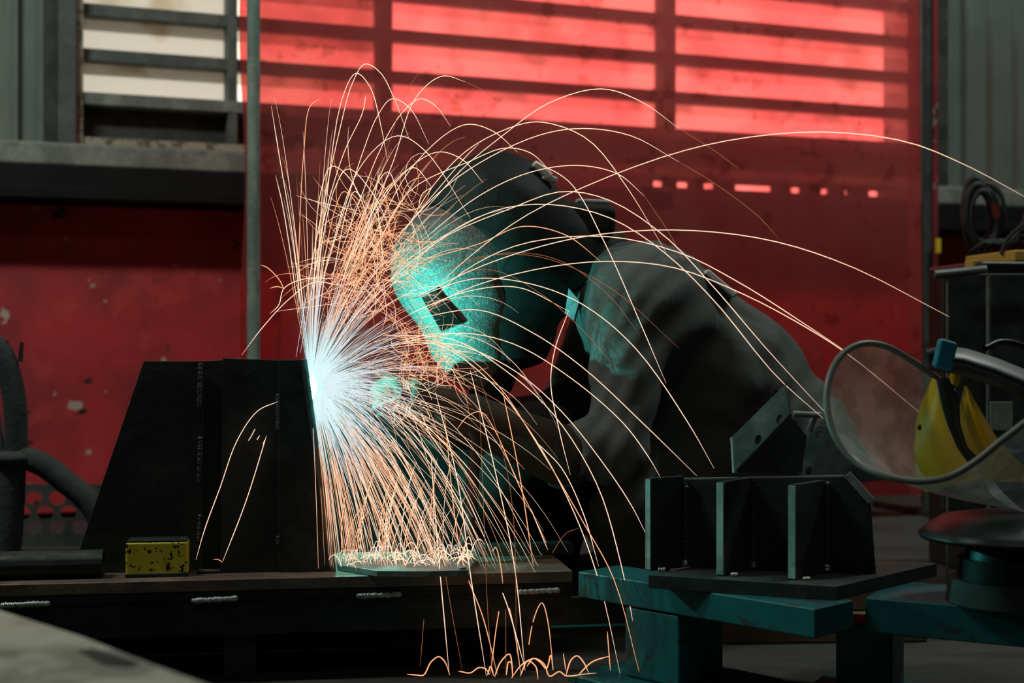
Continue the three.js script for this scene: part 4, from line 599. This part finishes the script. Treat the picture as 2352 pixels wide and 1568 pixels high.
for (const [l, d1, fx] of [
  [[[1000, 660], [1090, 580], [1200, 500], [1340, 430], [1540, 355], [1700, 318], [1890, 303], [2080, 325], [2220, 380], [2360, 455]], 2.45, -1],
  [[[960, 680], [1080, 622], [1200, 578], [1350, 542], [1550, 528], [1760, 550], [1950, 610], [2180, 727]], 2.5, -1],
  [[[960, 720], [1080, 660], [1250, 615], [1400, 600], [1550, 615], [1700, 672], [1840, 745], [1950, 815], [2110, 945]], 2.5, -1],
  [[[980, 700], [1070, 620], [1200, 560], [1390, 543], [1560, 580], [1700, 650], [1850, 745], [1945, 808]], 2.52, -1],
  [[[900, 640], [1020, 545], [1170, 480], [1290, 440], [1400, 460], [1530, 545], [1640, 660], [1760, 800], [1898, 950]], 2.55, -1],
  [[[1228, 370], [1310, 420], [1390, 560], [1470, 740], [1530, 880]], 2.7, 1],
  [[[900, 560], [1000, 450], [1100, 375], [1240, 310], [1340, 295], [1450, 312], [1560, 372]], 2.65, 1],
  [[[1560, 372], [1640, 420], [1740, 495], [1790, 550]], 2.6, 3],
  [[[930, 530], [1000, 420], [1080, 340], [1190, 287], [1250, 281], [1350, 320], [1440, 430], [1530, 580]], 2.65, 1],
  [[[960, 500], [1060, 390], [1150, 315], [1260, 237], [1380, 204], [1470, 232], [1560, 295]], 2.65, -1],
  [[[1560, 295], [1640, 345], [1700, 390]], 2.62, 3],
  [[[960, 560], [1100, 450], [1220, 395], [1330, 380], [1420, 400], [1480, 450]], 2.7, 1],
  [[[1480, 450], [1540, 540], [1570, 600]], 2.7, 3],
  [[[900, 620], [1040, 530], [1150, 480], [1270, 470], [1400, 500], [1520, 575], [1640, 690], [1780, 860], [1890, 960]], 2.55, -1],
  [[[960, 680], [1090, 640], [1220, 652], [1340, 700], [1460, 800], [1580, 970], [1640, 1075]], 2.6, -1],
  [[[940, 720], [1070, 670], [1190, 660], [1306, 714]], 2.75, -1], [[[1306, 714], [1275, 800], [1265, 880], [1285, 990], [1310, 1090]], 2.75, 1],
  [[[960, 730], [1100, 712], [1220, 762], [1340, 845], [1480, 975], [1600, 1092]], 2.6, -1],
  [[[900, 790], [1060, 765], [1180, 790], [1300, 860], [1430, 970], [1490, 1050], [1517, 1096]], 2.65, -1],
  [[[880, 800], [1040, 790], [1180, 850], [1290, 945], [1390, 1070], [1450, 1160], [1485, 1228]], 2.65, -1],
  [[[880, 770], [1040, 780], [1160, 850], [1270, 950], [1370, 1110], [1425, 1290], [1480, 1568]], 2.6, -1],
  [[[850, 800], [1000, 790], [1130, 880], [1230, 1010], [1320, 1180], [1380, 1350], [1425, 1550]], 2.65, -1],
  [[[900, 770], [1040, 800], [1140, 880], [1240, 1030], [1340, 1200], [1410, 1330], [1470, 1550]], 2.6, 2],
  [[[1235, 1018], [1290, 1075], [1340, 1180], [1375, 1300]], 2.7, 1], [[[1219, 1168], [1258, 1262]], 2.7, 1], [[[1268, 1270], [1300, 1225], [1330, 1212]], 2.75, 3],
  [[[1050, 985], [1075, 955], [1105, 946], [1135, 985], [1190, 1110], [1255, 1245]], 2.7, 2],
  [[[960, 650], [1080, 600], [1180, 580], [1290, 600], [1400, 680], [1470, 770]], 2.7, 3],
  [[[960, 600], [1100, 560], [1200, 520], [1300, 540], [1380, 600]], 2.7, 2], [[[1000, 640], [1130, 620], [1250, 680], [1340, 760], [1420, 850]], 2.7, 3],
  [[[1020, 620], [1100, 590], [1240, 590], [1400, 660], [1560, 800]], 2.65, 3],
]) traced(l, D0, d1, 'long', fx === 3 ? 0.0006 : 0.00092, fx);
for (const [l, fx] of [
  [[[680, 820], [725, 560], [780, 300], [810, 190], [838, 147], [872, 165], [905, 225], [940, 320]], -1], [[[690, 810], [740, 530], [785, 230], [818, 168], [850, 200], [875, 290], [890, 370]], -1],
  [[[690, 700], [675, 560], [642, 360], [623, 243]], -1], [[[680, 680], [664, 560], [648, 465], [633, 402]], -1], [[[684, 720], [690, 480], [698, 350], [712, 245], [738, 224]], 2],
  [[[730, 680], [830, 360], [868, 265], [900, 227], [940, 247], [985, 330]], -1], [[[760, 640], [880, 330], [930, 252], [965, 227], [1000, 243], [1035, 290]], 1],
  [[[790, 640], [900, 380], [955, 225], [1015, 175], [1070, 188]], -1], [[[1070, 188], [1110, 208], [1150, 240]], 3], [[[760, 680], [860, 430], [940, 200], [985, 140]], 3],
  [[[740, 640], [830, 380], [912, 312], [975, 345], [1080, 500]], -1], [[[720, 680], [735, 450], [762, 382], [805, 412], [860, 540]], -1], [[[715, 700], [770, 430], [800, 388], [860, 450], [900, 540]], -1],
  [[[840, 220], [832, 260], [790, 350], [745, 500], [720, 640]], 1], [[[790, 620], [880, 450], [950, 385], [992, 430]], -1], [[[992, 430], [970, 445], [960, 480]], 1],
  [[[830, 600], [950, 380], [1065, 287], [1130, 300], [1190, 350]], -1], [[[800, 640], [900, 430], [1000, 350], [1060, 365], [1110, 420]], 1], [[[850, 600], [940, 440], [1080, 370], [1160, 340], [1220, 352], [1270, 400]], -1],
  [[[900, 560], [1010, 430], [1070, 360], [1100, 330]], 1], [[[770, 650], [890, 395], [920, 470]], 1], [[[880, 600], [870, 500], [862, 455]], 1], [[[830, 620], [850, 500], [866, 425], [872, 395]], 1],
  [[[760, 660], [800, 470], [815, 440], [850, 480]], 1], [[[700, 680], [690, 520], [680, 400]], 3], [[[780, 640], [860, 470], [905, 420], [925, 450]], 2], [[[740, 620], [770, 480], [790, 440], [820, 470], [840, 560]], 2],
]) traced(l, D0, 2.72, 'tall', fx === 3 ? 0.0006 : 0.00088, fx);
for (const [l, fx] of [
  [[[990, 1050], [1005, 1250], [1032, 1550]], 1], [[[995, 1100], [1025, 1330], [1062, 1540]], 3], [[[1000, 900], [1050, 1100], [1082, 1330], [1117, 1552]], 1], [[[1020, 950], [1060, 1280], [1110, 1420], [1142, 1548]], 2],
  [[[1130, 1266], [1140, 1258], [1150, 1300], [1155, 1340]], 2], [[[1155, 1340], [1180, 1440], [1196, 1545]], 2], [[[1134, 1313], [1165, 1390], [1206, 1535]], 1], [[[1155, 1350], [1140, 1440], [1127, 1545]], 2], [[[1161, 1340], [1162, 1550]], 3], [[[1207, 1535], [1225, 1425], [1245, 1384], [1258, 1425], [1271, 1538]], 2],
  [[[1080, 850], [1130, 1050], [1180, 1290], [1206, 1540]], 1], [[[1100, 900], [1110, 1150], [1120, 1400], [1130, 1540]], 3], [[[980, 1340], [965, 1530]], 3], [[[1395, 1450], [1402, 1540]], 2], [[[1294, 1500], [1300, 1540]], 2],
  [[[1100, 860], [1160, 1060], [1180, 1200], [1186, 1500]], 3], [[[1155, 900], [1195, 1100], [1225, 1300]], 2],
]) traced(l, D0, 2.60, 'fall', fx === 3 ? 0.0005 : 0.00095, fx);
for (const l of [[[935, 1548], [955, 1550], [973, 1550], [990, 1520], [1008, 1508], [1022, 1520], [1033, 1550]], [[1053, 1541], [1080, 1545], [1100, 1533], [1115, 1536], [1125, 1549]], [[1136, 1554], [1150, 1520], [1170, 1502], [1176, 1530], [1177, 1556]], [[1163, 1550], [1168, 1520], [1174, 1522], [1178, 1550]],
  [[1175, 1556], [1200, 1525], [1228, 1512], [1250, 1525], [1262, 1553], [1285, 1542], [1300, 1552], [1340, 1548], [1370, 1545]], [[1210, 1530], [1225, 1512], [1240, 1520], [1255, 1535], [1265, 1504], [1270, 1538]], [[1300, 1550], [1312, 1515], [1326, 1506], [1340, 1520], [1352, 1545]], [[1330, 1548], [1360, 1520], [1401, 1506]], [[1195, 1552], [1212, 1518], [1230, 1530], [1236, 1560]], [[1120, 1550], [1127, 1530], [1134, 1552]]]) traced(l, 2.64, 2.62, 'floor', 0.0013, 2);
for (const [l, fx] of [[[[638, 922], [592, 943], [545, 1010], [505, 1120], [470, 1215], [450, 1285]], 1], [[[612, 1000], [565, 1150], [511, 1290]], 1], [[[511, 1290], [500, 1284], [490, 1284]], 2], [[[586, 984], [576, 1003], [570, 1012]], 1], [[[596, 1000], [590, 1010]], 1], [[[608, 1010], [604, 1020]], 1]]) traced(l, 2.68, 2.64, 'left', fx === 1 ? 0.0009 : 0.0007, fx);
for (const [l, fx] of [[[[780, 655], [720, 648], [660, 690], [600, 755], [555, 815]], 1], [[[652, 662], [640, 640], [615, 615], [598, 608]], 2], [[[652, 662], [636, 658], [620, 662]], 2], [[[770, 640], [700, 640], [652, 662], [640, 700], [620, 720]], 1]]) traced(l, D0, 2.8, 'tall', 0.0010, fx);

// ballistic sparks: thrown from the arc, slowed by the air, ending on the offcut
function fly(p, v, life, drag) {
  const q = p.clone().addScaledVector(v.clone().normalize(), rr(0.005, 0.022)), pts = [q.clone()], w = v.clone(), dt = 0.004; let run = 0;
  for (let t = 0; t < life; t += dt) {
    w.y -= 9.8 * dt * 0.6; w.multiplyScalar(1 - drag * dt); q.addScaledVector(w, dt); run += w.length() * dt;
    if (q.y < HIT) { q.y = HIT; pts.push(q.clone()); break; }
    if (run > 0.02) { pts.push(q.clone()); run = 0; }
  }
  if (pts.length < 3) pts.push(q.clone().addScaledVector(w, dt)); return pts;
}
const dirOf = (deg, dz) => { const a = deg * Math.PI / 180; return V(Math.cos(a), Math.sin(a), dz).normalize(); };
const HIT = TOP + 0.0135;
for (let i = 0; i < 640; i++) { const deg = rr(-66, 95), dz = rr(-0.55, 0.55); const sp = rr(1.3, 3.2), life = 0.022 + 0.13 * Math.pow(rnd(), 2.0); addSpark(fly(A0.clone().add(V(0, rr(-.004, .004), 0)), dirOf(deg, dz).multiplyScalar(sp), life, rr(2, 7)), rr(0.0002, 0.0004), 'fan', rr(-0.08, 0.03)); }
for (let i = 0; i < 260; i++) addSpark(fly(A0, dirOf(rr(-80, 96), rr(-0.6, 0.6)).multiplyScalar(rr(1.4, 2.6)), rr(0.015, 0.04), 3), rr(0.00035, 0.0006), 'fan', -0.1);
for (let i = 0; i < 95; i++) { const sp = rr(1.6, 3.9); addSpark(fly(A0, dirOf(rr(52, 100), rr(-0.3, 0.3)).multiplyScalar(sp), rr(0.12, 0.36), rr(2.0, 5)), rr(0.0003, 0.00055), 'shoot', rr(-0.05, 0.1)); }
for (let i = 0; i < 48; i++) { const sp = rr(1.0, 2.8); addSpark(fly(A0, dirOf(rr(-10, 45), rr(-0.3, 0.3)).multiplyScalar(sp), rr(0.12, 0.42), rr(2.5, 6)), rr(0.0003, 0.00055), 'spray', rr(-0.05, 0.1)); }
for (let i = 0; i < 100; i++) { const sp = rr(0.45, 1.9); addSpark(fly(A0.clone().add(V(0.0, rr(-0.012, 0), 0)), dirOf(rr(-86, -30), rr(-0.35, 0.35)).multiplyScalar(sp), 0.9, rr(0.5, 2.5)), rr(0.0003, 0.00055), 'rain', rr(-0.02, 0.1)); }
for (let i = 0; i < 60; i++) addSpark(fly(A0, dirOf(rr(-45, 20), rr(-0.25, 0.25)).multiplyScalar(rr(0.7, 1.45)), 0.9, rr(0.4, 1.6)), rr(0.0003, 0.0006), 'rain', rr(-0.02, 0.1));
for (let i = 0; i < 30; i++) { const x = rr(780, 1060), d = rr(2.66, 2.86), y1 = 784 + (CAM_H - HIT) * FL / d, h = rr(90, 240), lean = rr(-30, 35); const pts = []; for (let k = 0; k <= 12; k++) { const u = k / 12; pts.push(P(x + lean * u + 26 * u * u, y1 - h * (1.35 * u - 0.35 * u * u), d - 0.05 * u)); } addSpark(pts, rr(0.0004, 0.0008), 'rain', 0, 0, rnd() < 0.5 ? 1 : 2); }
// curls that bounced off the mask
function curl(cx, cy, d, len, dir, bend, r, fam, fx) { const pts = []; let x = cx, y = cy, a = dir; const n = 8; for (let i = 0; i <= n; i++) { pts.push(P(x, y, d + i * rr(-0.002, 0.002))); x += Math.cos(a) * len / n; y += Math.sin(a) * len / n; a += bend / n * rr(0.6, 1.4); } addSpark(pts, r, fam, 0, 0, fx); }
for (let i = 0; i < 260; i++) { const t = rnd(); const cx = 925 - Math.pow(rnd(), 1.1) * 150 + (rnd() - 0.5) * 50, cy = 690 - t * 230 + (rnd() - 0.5) * 60; curl(cx + (t - 0.5) * 60, cy, rr(2.74, 2.9), rr(40, 170), rr(0, Math.PI * 2), rr(-2.2, 2.8), rr(0.0003, 0.0006), 'swarm', rnd() < 0.3 ? 1 : 2); }
for (let i = 0; i < 110; i++) { const t = rnd(); curl(960 + t * 80 + rr(-50, 15), 760 + t * 90 + rr(-15, 40), rr(2.74, 2.84), rr(35, 120), rr(0, Math.PI * 2), rr(-1.8, 2.4), rr(0.0003, 0.00055), 'swarm', rnd() < 0.2 ? 1 : 2); }
for (let i = 0; i < 40; i++) curl(rr(915, 975), rr(860, 930), rr(2.76, 2.82), rr(30, 90), rr(0.2, 2.6), rr(-2, 2), rr(0.0005, 0.0009), 'swarm', 1);
for (let i = 0; i < 70; i++) { // hops on the offcut
  const x = rr(775, 1085), y0 = rr(1284, 1302), w = rr(12, 60) * (rnd() < 0.5 ? -1 : 1), h = rr(8, 48) * (rnd() < 0.2 ? 1.3 : 0.8); const d = (CAM_H - HIT) * FL / (y0 - 784); const pts = []; const m = rr(0.7, 1.0); for (let k = 0; k <= 14; k++) { const u = k / 14 * m; pts.push(P(x + w * u, y0 - h * 4 * u * (1 - u), d)); } addSpark(pts, rr(0.0006, 0.0011), 'hop', 0, 0, rnd() < 0.35 ? 0 : 1); }
// the 300 that show largest are things, the rest one mass
sparks.sort((a, b) => b.keep - a.keep || b.size - a.size);
sparks.slice(0, 300).forEach((s) => { const m = toMesh([streakGeo(s.pts, s.r, s.temps)]); m.name = numbered('glowing_spark'); m.userData = { label: s.own || FAM[s.family][0], category: 'spark', group: FAM[s.family][1] }; scene.add(m); things.push(m); });
{ const m = toMesh(sparks.slice(300).map((s) => streakGeo(s.pts, s.r, s.temps))); m.name = 'glowing_spark_shower'; m.userData = { label: 'dense shower of countless fine sparks around the arc and the mask', category: 'sparks', kind: 'stuff' }; scene.add(m); things.push(m); }

finish();
renderer.render(scene, camera);
